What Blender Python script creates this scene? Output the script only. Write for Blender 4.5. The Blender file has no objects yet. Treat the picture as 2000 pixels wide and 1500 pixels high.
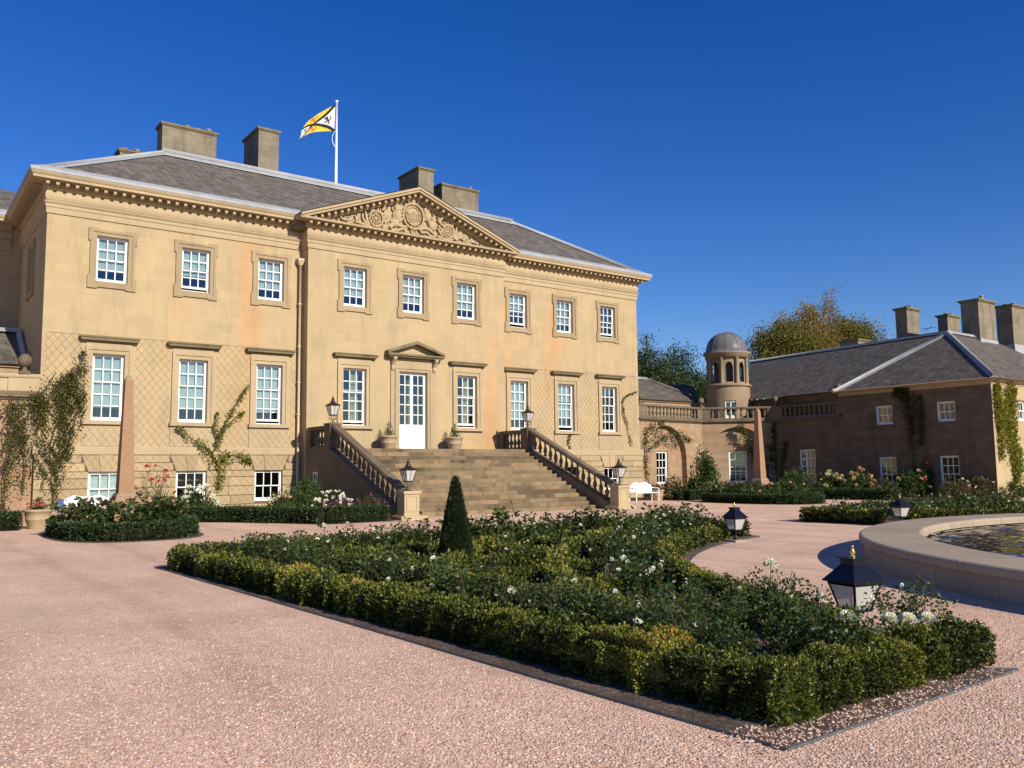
import bpy, bmesh, math, random
import numpy as np
from mathutils import Vector, Matrix
random.seed(7); RNG = np.random.default_rng(7)
scene = bpy.context.scene
C = scene.collection
PI = math.pi

# ------------------------------------------------------------------ camera
FPX, YAW, PITCH, ROLL = 1680.0, -0.637887, 0.09919, -0.01116
CAM = np.array([-20.328, -35.915, 1.708])
_f = np.array([-math.sin(YAW)*math.cos(PITCH), math.cos(YAW)*math.cos(PITCH), math.sin(PITCH)])
_r0 = np.array([math.cos(YAW), math.sin(YAW), 0.0]); _u0 = np.cross(_r0, _f)
_r = math.cos(ROLL)*_r0 + math.sin(ROLL)*_u0
_u = -math.sin(ROLL)*_r0 + math.cos(ROLL)*_u0
cd = bpy.data.cameras.new('camera'); cam = bpy.data.objects.new('camera', cd); C.objects.link(cam)
cd.sensor_fit = 'HORIZONTAL'; cd.sensor_width = 36.0; cd.lens = FPX/2000*36.0
cd.clip_start = 0.1; cd.clip_end = 6000
cam.matrix_world = Matrix(((_r[0], _u[0], -_f[0], CAM[0]), (_r[1], _u[1], -_f[1], CAM[1]), (_r[2], _u[2], -_f[2], CAM[2]), (0, 0, 0, 1)))
scene.camera = cam
# ------------------------------------------------------------------ sky, sun, exposure
SUN_EL = math.radians(27.0)
SUN_AZ = (0.12, -0.993)                       # horizontal direction towards the sun
w = bpy.data.worlds.new('World'); scene.world = w; w.use_nodes = True
nt = w.node_tree; bg = nt.nodes['Background']
sky = nt.nodes.new('ShaderNodeTexSky'); sky.sky_type = 'NISHITA'; sky.sun_disc = False
sky.sun_elevation = SUN_EL; sky.sun_rotation = math.atan2(SUN_AZ[0], SUN_AZ[1])
sky.altitude = 0; sky.air_density = 1.0; sky.dust_density = 0.0; sky.ozone_density = 4.0
hs = nt.nodes.new('ShaderNodeHueSaturation'); hs.inputs['Hue'].default_value = 0.521; hs.inputs['Saturation'].default_value = 1.33; hs.inputs['Value'].default_value = 1.0
nt.links.new(sky.outputs[0], hs.inputs['Color']); nt.links.new(hs.outputs[0], bg.inputs[0]); bg.inputs[1].default_value = 0.098
sd = bpy.data.lights.new('sun', 'SUN'); sd.energy = 5.0; sd.angle = math.radians(0.53); sd.color = (1.0, 0.90, 0.76)
so = bpy.data.objects.new('sun', sd); C.objects.link(so); so.location = (10, -80, 60)
_s = Vector((SUN_AZ[0]*math.cos(SUN_EL), SUN_AZ[1]*math.cos(SUN_EL), math.sin(SUN_EL)))
so.rotation_euler = _s.to_track_quat('Z', 'Y').to_euler()
scene.view_settings.view_transform = 'Standard'; scene.view_settings.look = 'None'
scene.view_settings.gamma = 1.0; scene.view_settings.exposure = 0.30
scene.render.engine = 'CYCLES'
scene.cycles.max_bounces = 6; scene.cycles.transparent_max_bounces = 12
# ------------------------------------------------------------------ pixel -> place
def _ray(px, py): return _f + ((px-1000)/FPX)*_r + ((750-py)/FPX)*_u
def on_z(px, py, z=0.0): d = _ray(px, py); return CAM + d*((z-CAM[2])/d[2])
def on_y(px, py, y=0.0): d = _ray(px, py); return CAM + d*((y-CAM[1])/d[1])
def on_x(px, py, x=0.0): d = _ray(px, py); return CAM + d*((x-CAM[0])/d[0])
def on_plane(px, py, o, n): d = _ray(px, py); o = np.array(o); n = np.array(n); return CAM + d*(((o-CAM)@n)/(d@n))
def at_depth(px, py, dep): return CAM + _ray(px, py)*dep

# ------------------------------------------------------------------ materials
def new_mat(name):
    m = bpy.data.materials.new(name); m.use_nodes = True
    return m, m.node_tree, m.node_tree.nodes['Principled BSDF']
def N(nt, t, **kw):
    n = nt.nodes.new(t)
    for k, v in kw.items():
        if k.startswith('i_'):
            key = k[2:]; key = int(key) if key.isdigit() else key.replace('_', ' ')
            n.inputs[key].default_value = v
        else: setattr(n, k, v)
    return n
def ramp(nt, stops, fac=None):
    n = nt.nodes.new('ShaderNodeValToRGB'); e = n.color_ramp.elements
    while len(e) < len(stops): e.new(0.5)
    for el, (p, c) in zip(e, stops): el.position = p; el.color = (*c, 1) if len(c) == 3 else c
    if fac is not None: nt.links.new(fac, n.inputs[0])
    return n
def mixc(nt, fac, a, b, mode='MIX'):
    n = nt.nodes.new('ShaderNodeMix'); n.data_type = 'RGBA'; n.blend_type = mode
    for s, v in ((0, fac), (6, a), (7, b)):
        if isinstance(v, (int, float)): n.inputs[s].default_value = v
        elif isinstance(v, tuple): n.inputs[s].default_value = (*v, 1) if len(v) == 3 else v
        else: nt.links.new(v, n.inputs[s])
    return n.outputs[2]
def math_n(nt, op, a, b=None, c=None):
    n = nt.nodes.new('ShaderNodeMath'); n.operation = op
    for i, v in enumerate((a, b, c)):
        if v is None: continue
        if isinstance(v, (int, float)): n.inputs[i].default_value = v
        else: nt.links.new(v, n.inputs[i])
    return n.outputs[0]
def noise(nt, vec, scale, detail=4, rough=0.6):
    n = N(nt, 'ShaderNodeTexNoise'); n.inputs['Scale'].default_value = scale; n.inputs['Detail'].default_value = detail
    n.inputs['Roughness'].default_value = rough
    nt.links.new(vec, n.inputs['Vector']); return n.outputs[0]
def bump(nt, bsdf, h, strength=0.3, dist=0.02, prev=None):
    b = N(nt, 'ShaderNodeBump'); b.inputs['Strength'].default_value = strength; b.inputs['Distance'].default_value = dist
    nt.links.new(h, b.inputs['Height'])
    if prev: nt.links.new(prev, b.inputs['Normal'])
    nt.links.new(b.outputs[0], bsdf.inputs['Normal']); return b.outputs[0]
def coords(nt):
    return N(nt, 'ShaderNodeTexCoord').outputs['Object']
def wallvec(nt, co, zk=1.0):
    s = N(nt, 'ShaderNodeSeparateXYZ'); nt.links.new(co, s.inputs[0])
    c = N(nt, 'ShaderNodeCombineXYZ'); nt.links.new(math_n(nt, 'ADD', s.outputs[0], s.outputs[1]), c.inputs[0])
    nt.links.new(math_n(nt, 'MULTIPLY', s.outputs[2], zk), c.inputs[1]); return c.outputs[0]
def streakvec(nt, co):
    m = N(nt, 'ShaderNodeMapping'); m.inputs['Scale'].default_value = (1.0, 1.0, 0.18); nt.links.new(co, m.inputs[0]); return m.outputs[0]

def stone_mat(name, base, alt, dark, darkamt=0.35, block=None, rnd=0.0, rough=0.9, bumpk=0.3, orange=0.0, fine=26.0, lichen=0.0):
    """weathered sandstone: patchy tone, staining, optional block courses, optional per-object tone"""
    m, nt, b = new_mat(name); co = coords(nt)
    n1 = noise(nt, co, 0.8, 7, 0.72); n2 = noise(nt, co, fine, 3, 0.7); n3 = noise(nt, streakvec(nt, co), 1.7, 6, 0.7)
    col = mixc(nt, ramp(nt, [(0.35, (0, 0, 0)), (0.68, (1, 1, 1))], n1).outputs[0], base, alt)
    if orange:
        n4 = noise(nt, streakvec(nt, co), 0.35, 4, 0.6)
        k = math_n(nt, 'MULTIPLY', ramp(nt, [(0.55, (0, 0, 0)), (0.72, (1, 1, 1))], n4).outputs[0], orange)
        col = mixc(nt, k, col, (0.52, 0.26, 0.10))
    h = n2
    if block:
        bw, bh, mort, cvar, jb = block
        br = N(nt, 'ShaderNodeTexBrick', offset=0.5); nt.links.new(wallvec(nt, co), br.inputs['Vector'])
        br.inputs['Color1'].default_value = (1, 1, 1, 1); br.inputs['Color2'].default_value = (1-cvar, 1-cvar*1.08, 1-cvar*1.2, 1); br.inputs['Mortar'].default_value = (1-jb, 1-jb, 1-jb, 1)
        br.inputs['Scale'].default_value = 1.0; br.inputs['Mortar Size'].default_value = mort; br.inputs['Mortar Smooth'].default_value = 0.3
        br.inputs['Brick Width'].default_value = bw; br.inputs['Row Height'].default_value = bh; br.inputs['Bias'].default_value = -0.2
        col = mixc(nt, 1.0, col, br.outputs[0], 'MULTIPLY')
        h = math_n(nt, 'SUBTRACT', math_n(nt, 'MULTIPLY', n2, 0.5), br.outputs['Fac'])
    st = ramp(nt, [(0.50, (0, 0, 0)), (0.78, (1, 1, 1))], n3).outputs[0]
    col = mixc(nt, math_n(nt, 'MULTIPLY', st, darkamt), col, dark)
    if lichen:
        n5 = noise(nt, co, 9.0, 5, 0.75)
        col = mixc(nt, math_n(nt, 'MULTIPLY', ramp(nt, [(0.60, (0, 0, 0)), (0.66, (1, 1, 1))], n5).outputs[0], lichen), col, (0.42, 0.40, 0.32))
    fg = ramp(nt, [(0.25, (0.80, 0.80, 0.80)), (0.75, (1.12, 1.12, 1.12))], n2).outputs[0]
    col = mixc(nt, 1.0, col, fg, 'MULTIPLY')
    if rnd:
        oi = N(nt, 'ShaderNodeObjectInfo')
        rr = ramp(nt, [(0.0, (1-rnd, 1-rnd, 1-rnd*1.05)), (0.5, (1, 1, 1)), (1.0, (1+rnd*.6, 1+rnd*.5, 1+rnd*.35))], oi.outputs['Random']).outputs[0]
        col = mixc(nt, 1.0, col, rr, 'MULTIPLY')
    nt.links.new(col, b.inputs['Base Color']); b.inputs['Roughness'].default_value = rough; b.inputs['Specular IOR Level'].default_value = 0.2
    bump(nt, b, h, bumpk, 0.015)
    return m

def plain(name, col, rough=0.6, metal=0.0, var=0.08, scale=12, bumpk=0.0, spec=0.5):
    m, nt, b = new_mat(name); co = coords(nt); n = noise(nt, co, scale, 4)
    c = mixc(nt, 1.0, col, ramp(nt, [(0.3, (1-var,)*3), (0.7, (1+var,)*3)], n).outputs[0], 'MULTIPLY')
    nt.links.new(c, b.inputs['Base Color']); b.inputs['Roughness'].default_value = rough; b.inputs['Metallic'].default_value = metal
    b.inputs['Specular IOR Level'].default_value = spec
    if bumpk: bump(nt, b, n, bumpk, 0.01)
    return m

def slate_mat(name, base, alt, row=0.22, wid=0.34, zk=1.85):
    m, nt, b = new_mat(name); co = coords(nt)
    br = N(nt, 'ShaderNodeTexBrick', offset=0.5); nt.links.new(wallvec(nt, co, zk), br.inputs['Vector'])
    br.inputs['Color1'].default_value = (*base, 1); br.inputs['Color2'].default_value = (*alt, 1); br.inputs['Mortar'].default_value = (base[0]*.35, base[1]*.35, base[2]*.35, 1)
    br.inputs['Scale'].default_value = 1.0; br.inputs['Mortar Size'].default_value = 0.012; br.inputs['Mortar Smooth'].default_value = 0.4
    br.inputs['Brick Width'].default_value = wid; br.inputs['Row Height'].default_value = row
    n1 = noise(nt, co, 2.6, 7, 0.78); n2 = noise(nt, streakvec(nt, co), 2.0, 5, 0.7)
    col = mixc(nt, 1.0, br.outputs[0], ramp(nt, [(0.3, (0.50, 0.49, 0.49)), (0.7, (1.5, 1.43, 1.35))], n1).outputs[0], 'MULTIPLY')
    col = mixc(nt, math_n(nt, 'MULTIPLY', ramp(nt, [(0.5, (0, 0, 0)), (0.75, (1, 1, 1))], n2).outputs[0], 0.45), col, (0.20, 0.18, 0.15))
    nt.links.new(col, b.inputs['Base Color']); b.inputs['Roughness'].default_value = 0.8; b.inputs['Specular IOR Level'].default_value = 0.2
    bump(nt, b, math_n(nt, 'ADD', math_n(nt, 'SUBTRACT', 1.0, br.outputs['Fac']), n1), 0.55, 0.03)
    return m

def leaf_mat(name, stops, trans=0.28, rough=0.5):
    m, nt, b = new_mat(name)
    at = N(nt, 'ShaderNodeAttribute', attribute_name='c')
    rp = ramp(nt, stops, at.outputs['Fac'])
    nt.links.new(rp.outputs[0], b.inputs['Base Color']); b.inputs['Roughness'].default_value = rough; b.inputs['Specular IOR Level'].default_value = 0.3
    tr = N(nt, 'ShaderNodeBsdfTranslucent'); nt.links.new(mixc(nt, 1.0, rp.outputs[0], (1.25, 1.3, 0.6), 'MULTIPLY'), tr.inputs[0])
    mx = N(nt, 'ShaderNodeMixShader'); mx.inputs[0].default_value = trans
    nt.links.new(b.outputs[0], mx.inputs[1]); nt.links.new(tr.outputs[0], mx.inputs[2])
    nt.links.new(mx.outputs[0], nt.nodes['Material Output'].inputs[0])
    return m

def glass_mat(name, tint=(0.80, 0.86, 0.86), k=1.0):
    m, nt, b = new_mat(name); nt.nodes.remove(b)
    t = N(nt, 'ShaderNodeBsdfTransparent'); t.inputs[0].default_value = (*tint, 1)
    g = N(nt, 'ShaderNodeBsdfGlossy'); g.inputs['Roughness'].default_value = 0.02
    fr = N(nt, 'ShaderNodeFresnel'); fr.inputs[0].default_value = 1.5
    oi = N(nt, 'ShaderNodeObjectInfo'); co = coords(nt)
    h = noise(nt, co, 2.3, 2); bp = N(nt, 'ShaderNodeBump'); bp.inputs['Strength'].default_value = 0.12; bp.inputs['Distance'].default_value = 0.02
    nt.links.new(h, bp.inputs['Height']); nt.links.new(bp.outputs[0], g.inputs['Normal'])
    mx = N(nt, 'ShaderNodeMixShader'); nt.links.new(math_n(nt, 'ADD', math_n(nt, 'MULTIPLY', fr.outputs[0], k), 0.06), mx.inputs[0])
    nt.links.new(t.outputs[0], mx.inputs[1]); nt.links.new(g.outputs[0], mx.inputs[2])
    nt.links.new(mx.outputs[0], nt.nodes['Material Output'].inputs[0]); return m

M = {}
M['ashlar'] = stone_mat('sandstone_ashlar', (0.485, 0.365, 0.200), (0.41, 0.325, 0.195), (0.24, 0.205, 0.145), 0.62, (1.05, 0.36, 0.006, 0.085, 0.13), bumpk=0.25, orange=0.5)
M['trim'] = stone_mat('sandstone_trim', (0.45, 0.355, 0.215), (0.39, 0.305, 0.19), (0.25, 0.195, 0.125), 0.4, rnd=0.06, bumpk=0.2)
M['surround'] = stone_mat('window_surround_stone', (0.385, 0.30, 0.18), (0.33, 0.255, 0.15), (0.19, 0.15, 0.10), 0.55, rnd=0.08, bumpk=0.3)
M['relief'] = stone_mat('sandstone_relief', (0.44, 0.335, 0.195), (0.40, 0.31, 0.19), (0.30, 0.23, 0.14), 0.3, bumpk=0.2)
M['hood'] = stone_mat('mossy_hood_stone', (0.24, 0.195, 0.11), (0.165, 0.135, 0.075), (0.07, 0.062, 0.036), 0.75, bumpk=0.5, lichen=0.3)
M['rustic'] = stone_mat('rusticated_stone', (0.43, 0.33, 0.19), (0.38, 0.295, 0.175), (0.24, 0.185, 0.115), 0.35, rnd=0.14, bumpk=0.5)
M['joint'] = plain('mortar_joint', (0.13, 0.09, 0.055), 0.95)
M['weathered'] = stone_mat('weathered_stone', (0.20, 0.155, 0.10), (0.135, 0.108, 0.073), (0.045, 0.038, 0.029), 0.65, rnd=0.10, bumpk=0.6, lichen=0.55, fine=14)
M['step'] = stone_mat('step_stone', (0.245, 0.180, 0.105), (0.165, 0.122, 0.074), (0.05, 0.040, 0.029), 0.9, rnd=0.42, bumpk=0.5, fine=16)
M['chimney'] = stone_mat('chimney_stone', (0.28, 0.24, 0.17), (0.20, 0.17, 0.12), (0.06, 0.054, 0.044), 0.85, (0.62, 0.31, 0.010, 0.18, 0.22), bumpk=0.4)
M['link'] = stone_mat('link_stone', (0.36, 0.225, 0.13), (0.38, 0.295, 0.195), (0.17, 0.125, 0.085), 0.55, (0.5, 0.25, 0.008, 0.2, 0.14), bumpk=0.4, orange=0.6, lichen=0.3)
M['rubble'] = stone_mat('pavilion_stone_shade', (0.19, 0.142, 0.092), (0.145, 0.108, 0.072), (0.07, 0.058, 0.045), 0.7, (0.55, 0.28, 0.012, 0.3, 0.25), bumpk=0.45, lichen=0.25)  # stone colour lowered: shade of the pavilion and link walls put into it
M['obelisk'] = stone_mat('red_sandstone', (0.34, 0.205, 0.12), (0.29, 0.18, 0.105), (0.20, 0.12, 0.08), 0.4, bumpk=0.3, lichen=0.25)
M['lichened'] = stone_mat('lichened_plinth', (0.34, 0.24, 0.16), (0.28, 0.20, 0.14), (0.12, 0.10, 0.07), 0.5, bumpk=0.5, lichen=0.9)
M['basin'] = stone_mat('basin_stone', (0.40, 0.325, 0.235), (0.35, 0.28, 0.205), (0.22, 0.18, 0.14), 0.35, rnd=0.10, bumpk=0.25, fine=40)
M['slate'] = slate_mat('roof_slate', (0.165, 0.150, 0.135), (0.100, 0.092, 0.085))
M['slate2'] = slate_mat('pavilion_slate', (0.145, 0.132, 0.115), (0.09, 0.083, 0.073), 0.2, 0.3, 1.9)
M['lead'] = stone_mat('lead_sheet', (0.40, 0.415, 0.425), (0.33, 0.34, 0.35), (0.16, 0.16, 0.16), 0.5, rough=0.55, bumpk=0.15)
M['turret'] = stone_mat('turret_stone_shade', (0.33, 0.25, 0.155), (0.27, 0.205, 0.13), (0.12, 0.095, 0.065), 0.6, bumpk=0.3)  # brownish stone, darkened further to put its partial cast shadow into the colour
M['dome'] = stone_mat('lead_dome', (0.17, 0.17, 0.175), (0.135, 0.135, 0.14), (0.07, 0.045, 0.04), 0.85, rough=0.4, bumpk=0.15)
M['white'] = plain('white_paint', (0.80, 0.80, 0.78), 0.45, var=0.03)
M['bench'] = plain('bench_paint', (0.80, 0.80, 0.80), 0.5, var=0.04)
M['pipe'] = plain('pipe_paint', (0.50, 0.40, 0.27), 0.6, var=0.12)
M['iron'] = plain('black_iron', (0.006, 0.007, 0.012), 0.32, var=0.2, spec=0.4)
M['iron2'] = plain('bronze_iron', (0.022, 0.014, 0.010), 0.4, var=0.3)
M['brass'] = plain('polished_brass', (0.75, 0.50, 0.16), 0.22, 1.0, var=0.05)
M['steel'] = plain('edging_steel', (0.10, 0.11, 0.12), 0.6, 0.3, var=0.2)
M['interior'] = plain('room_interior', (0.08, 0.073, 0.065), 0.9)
M['blind'] = plain('window_blind', (0.58, 0.63, 0.61), 0.8, var=0.05)
M['blindw'] = plain('white_blind', (0.78, 0.82, 0.80), 0.8, var=0.03)
M['curtain'] = plain('curtain', (0.62, 0.52, 0.33), 0.9, var=0.15, scale=5)
M['glass'] = glass_mat('window_glass', k=0.85); M['wire'] = plain('trellis_wire', (0.27, 0.19, 0.12), 0.8); M['gutter'] = plain('gutter_paint', (0.11, 0.06, 0.04), 0.6)
M['potstone'] = stone_mat('stone_pot', (0.43, 0.33, 0.21), (0.38, 0.29, 0.19), (0.20, 0.16, 0.11), 0.4, bumpk=0.3)
M['terracotta'] = plain('terracotta', (0.36, 0.24, 0.16), 0.8, var=0.2)
M['bark'] = plain('bark', (0.09, 0.065, 0.045), 0.9, var=0.3, scale=6, bumpk=0.5)
M['birchbark'] = plain('pale_bark', (0.30, 0.26, 0.21), 0.8, var=0.3, scale=4)
M['stem'] = plain('plant_stem', (0.085, 0.065, 0.030), 0.8, var=0.3)
M['core'] = plain('dark_hedge_core', (0.018, 0.020, 0.009), 1.0, var=0.4, scale=30, spec=0.1)  # dark inner filling, added to block light between the leaves
M['petal_w'] = leaf_mat('white_petal', [(0, (0.80, 0.78, 0.70)), (1, (0.90, 0.89, 0.85))], 0.25)
M['petal_p'] = leaf_mat('pink_petal', [(0, (0.72, 0.28, 0.26)), (0.5, (0.78, 0.45, 0.36)), (1, (0.85, 0.66, 0.52))], 0.15)
M['petal_r'] = leaf_mat('red_petal', [(0, (0.50, 0.03, 0.05)), (1, (0.70, 0.12, 0.14))], 0.15)
M['petal_m'] = leaf_mat('magenta_petal', [(0, (0.40, 0.05, 0.28)), (1, (0.55, 0.15, 0.42))], 0.15)
M['petal_c'] = leaf_mat('cream_petal', [(0, (0.62, 0.50, 0.26)), (1, (0.78, 0.68, 0.40))], 0.15)
M['petal_h'] = leaf_mat('fading_hydrangea', [(0, (0.52, 0.27, 0.13)), (1, (0.68, 0.47, 0.26))], 0.15)
M['box'] = leaf_mat('box_leaf', [(0.0, (0.012, 0.020, 0.005)), (0.35, (0.058, 0.078, 0.012)), (0.65, (0.190, 0.205, 0.030)), (0.90, (0.300, 0.285, 0.048)), (1.0, (0.32, 0.17, 0.035))], 0.20)
M['boxdark'] = leaf_mat('dark_box_leaf', [(0.0, (0.016, 0.034, 0.012)), (0.6, (0.044, 0.076, 0.020)), (1.0, (0.105, 0.140, 0.034))], 0.25)
M['rose'] = leaf_mat('rose_leaf', [(0.0, (0.020, 0.036, 0.010)), (0.5, (0.052, 0.084, 0.020)), (0.85, (0.115, 0.150, 0.036)), (1.0, (0.16, 0.075, 0.03))], 0.28, 0.36)
M['yew'] = leaf_mat('yew_leaf', [(0.0, (0.012, 0.022, 0.009)), (0.7, (0.026, 0.044, 0.015)), (1.0, (0.052, 0.075, 0.022))], 0.15)
M['climb'] = leaf_mat('climber_leaf', [(0.0, (0.040, 0.052, 0.012)), (0.5, (0.075, 0.082, 0.018)), (0.85, (0.120, 0.115, 0.026)), (1.0, (0.14, 0.065, 0.026))], 0.25)
M['climby'] = leaf_mat('yellow_climber_leaf', [(0.0, (0.08, 0.10, 0.012)), (0.5, (0.19, 0.20, 0.025)), (1.0, (0.34, 0.30, 0.05))], 0.30)
M['shrub'] = leaf_mat('shrub_leaf', [(0.0, (0.022, 0.045, 0.010)), (0.6, (0.055, 0.095, 0.020)), (1.0, (0.12, 0.16, 0.035))], 0.28)
M['shrubb'] = leaf_mat('brown_shrub_leaf', [(0.0, (0.040, 0.042, 0.014)), (0.6, (0.085, 0.075, 0.026)), (1.0, (0.15, 0.11, 0.05))], 0.25)
M['gold'] = leaf_mat('birch_leaf', [(0.0, (0.15, 0.115, 0.035)), (0.5, (0.32, 0.235, 0.075)), (0.85, (0.44, 0.30, 0.13)), (1.0, (0.48, 0.31, 0.19))], 0.38)
M['olive'] = leaf_mat('olive_tree_leaf', [(0.0, (0.075, 0.080, 0.016)), (0.5, (0.175, 0.155, 0.030)), (1.0, (0.30, 0.23, 0.05))], 0.34)
M['dgreen'] = leaf_mat('dark_tree_leaf', [(0.0, (0.020, 0.036, 0.015)), (0.6, (0.055, 0.080, 0.024)), (1.0, (0.13, 0.145, 0.034))], 0.22)
def gravel_mat():
    m, nt, b = new_mat('pink_gravel'); co = coords(nt)
    v = N(nt, 'ShaderNodeTexVoronoi'); v.inputs['Scale'].default_value = 72; v.inputs['Randomness'].default_value = 1; nt.links.new(co, v.inputs['Vector'])
    c1 = ramp(nt, [(0.0, (0.46, 0.27, 0.165)), (0.3, (0.74, 0.475, 0.325)), (0.65, (0.84, 0.585, 0.425)), (1.0, (0.89, 0.72, 0.57))], v.outputs['Color']).outputs[0]
    n1 = noise(nt, co, 0.5, 7, 0.72); n2 = noise(nt, co, 7.0, 5, 0.7)
    col = mixc(nt, 1.0, c1, ramp(nt, [(0.3, (0.80, 0.78, 0.76)), (0.7, (1.10, 1.10, 1.10))], n1).outputs[0], 'MULTIPLY')
    col = mixc(nt, 1.0, col, ramp(nt, [(0.3, (0.88, 0.87, 0.86)), (0.7, (1.08, 1.08, 1.08))], n2).outputs[0], 'MULTIPLY')
    wv = N(nt, 'ShaderNodeTexWave'); wv.inputs['Scale'].default_value = 0.16; wv.inputs['Distortion'].default_value = 5.0; wv.inputs['Detail'].default_value = 4.0; wv.inputs['Detail Scale'].default_value = 0.6; nt.links.new(co, wv.inputs['Vector'])
    col = mixc(nt, 1.0, col, ramp(nt, [(0.0, (0.88, 0.87, 0.86)), (0.14, (1, 1, 1)), (0.86, (1, 1, 1)), (1.0, (1.05, 1.05, 1.05))], wv.outputs[1]).outputs[0], 'MULTIPLY')
    nt.links.new(col, b.inputs['Base Color']); b.inputs['Roughness'].default_value = 0.9; b.inputs['Specular IOR Level'].default_value = 0.2
    h = math_n(nt, 'SUBTRACT', math_n(nt, 'MULTIPLY', n2, 0.6), v.outputs['Distance'])
    bump(nt, b, h, 0.7, 0.014); return m
def pebble_mat():
    m, nt, b = new_mat('gravel_stone'); at = N(nt, 'ShaderNodeAttribute', attribute_name='c')
    rp = ramp(nt, [(0.0, (0.36, 0.215, 0.15)), (0.4, (0.60, 0.385, 0.275)), (0.8, (0.73, 0.50, 0.375)), (1.0, (0.80, 0.64, 0.51))], at.outputs['Fac'])
    nt.links.new(rp.outputs[0], b.inputs['Base Color']); b.inputs['Roughness'].default_value = 0.85; return m
def soil_mat():
    m, nt, b = new_mat('bed_soil'); co = coords(nt); n = noise(nt, co, 45, 6, 0.85); n2 = noise(nt, co, 2.0, 4)
    k = ramp(nt, [(0.40, (0.035, 0.024, 0.016)), (0.52, (0.11, 0.075, 0.05)), (0.60, (0.40, 0.27, 0.20))], math_n(nt, 'ADD', math_n(nt, 'MULTIPLY', n, 0.8), math_n(nt, 'MULTIPLY', n2, 0.2)))
    nt.links.new(k.outputs[0], b.inputs['Base Color']); b.inputs['Roughness'].default_value = 0.95; bump(nt, b, n, 0.8, 0.02); return m
def water_mat():
    m, nt, b = new_mat('pool_water'); co = coords(nt)
    mp = N(nt, 'ShaderNodeMapping'); mp.inputs['Scale'].default_value = (1.0, 2.2, 1.0); nt.links.new(co, mp.inputs[0])
    n = noise(nt, mp.outputs[0], 3.2, 4, 0.6); n2 = noise(nt, mp.outputs[0], 11, 3, 0.6)
    b.inputs['Base Color'].default_value = (0.010, 0.013, 0.012, 1); b.inputs['Roughness'].default_value = 0.03; b.inputs['IOR'].default_value = 1.33
    bump(nt, b, math_n(nt, 'ADD', n, math_n(nt, 'MULTIPLY', n2, 0.35)), 0.15, 0.02); return m
def grass_mat():
    m, nt, b = new_mat('lawn_ground'); co = coords(nt); n = noise(nt, co, 0.6, 6)
    nt.links.new(ramp(nt, [(0.3, (0.030, 0.050, 0.012)), (0.7, (0.060, 0.085, 0.02))], n).outputs[0], b.inputs['Base Color']); b.inputs['Roughness'].default_value = 1; return m
M['gravel'] = gravel_mat(); M['pebble'] = pebble_mat(); M['soil'] = soil_mat(); M['water'] = water_mat(); M['lawn'] = grass_mat()

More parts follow.
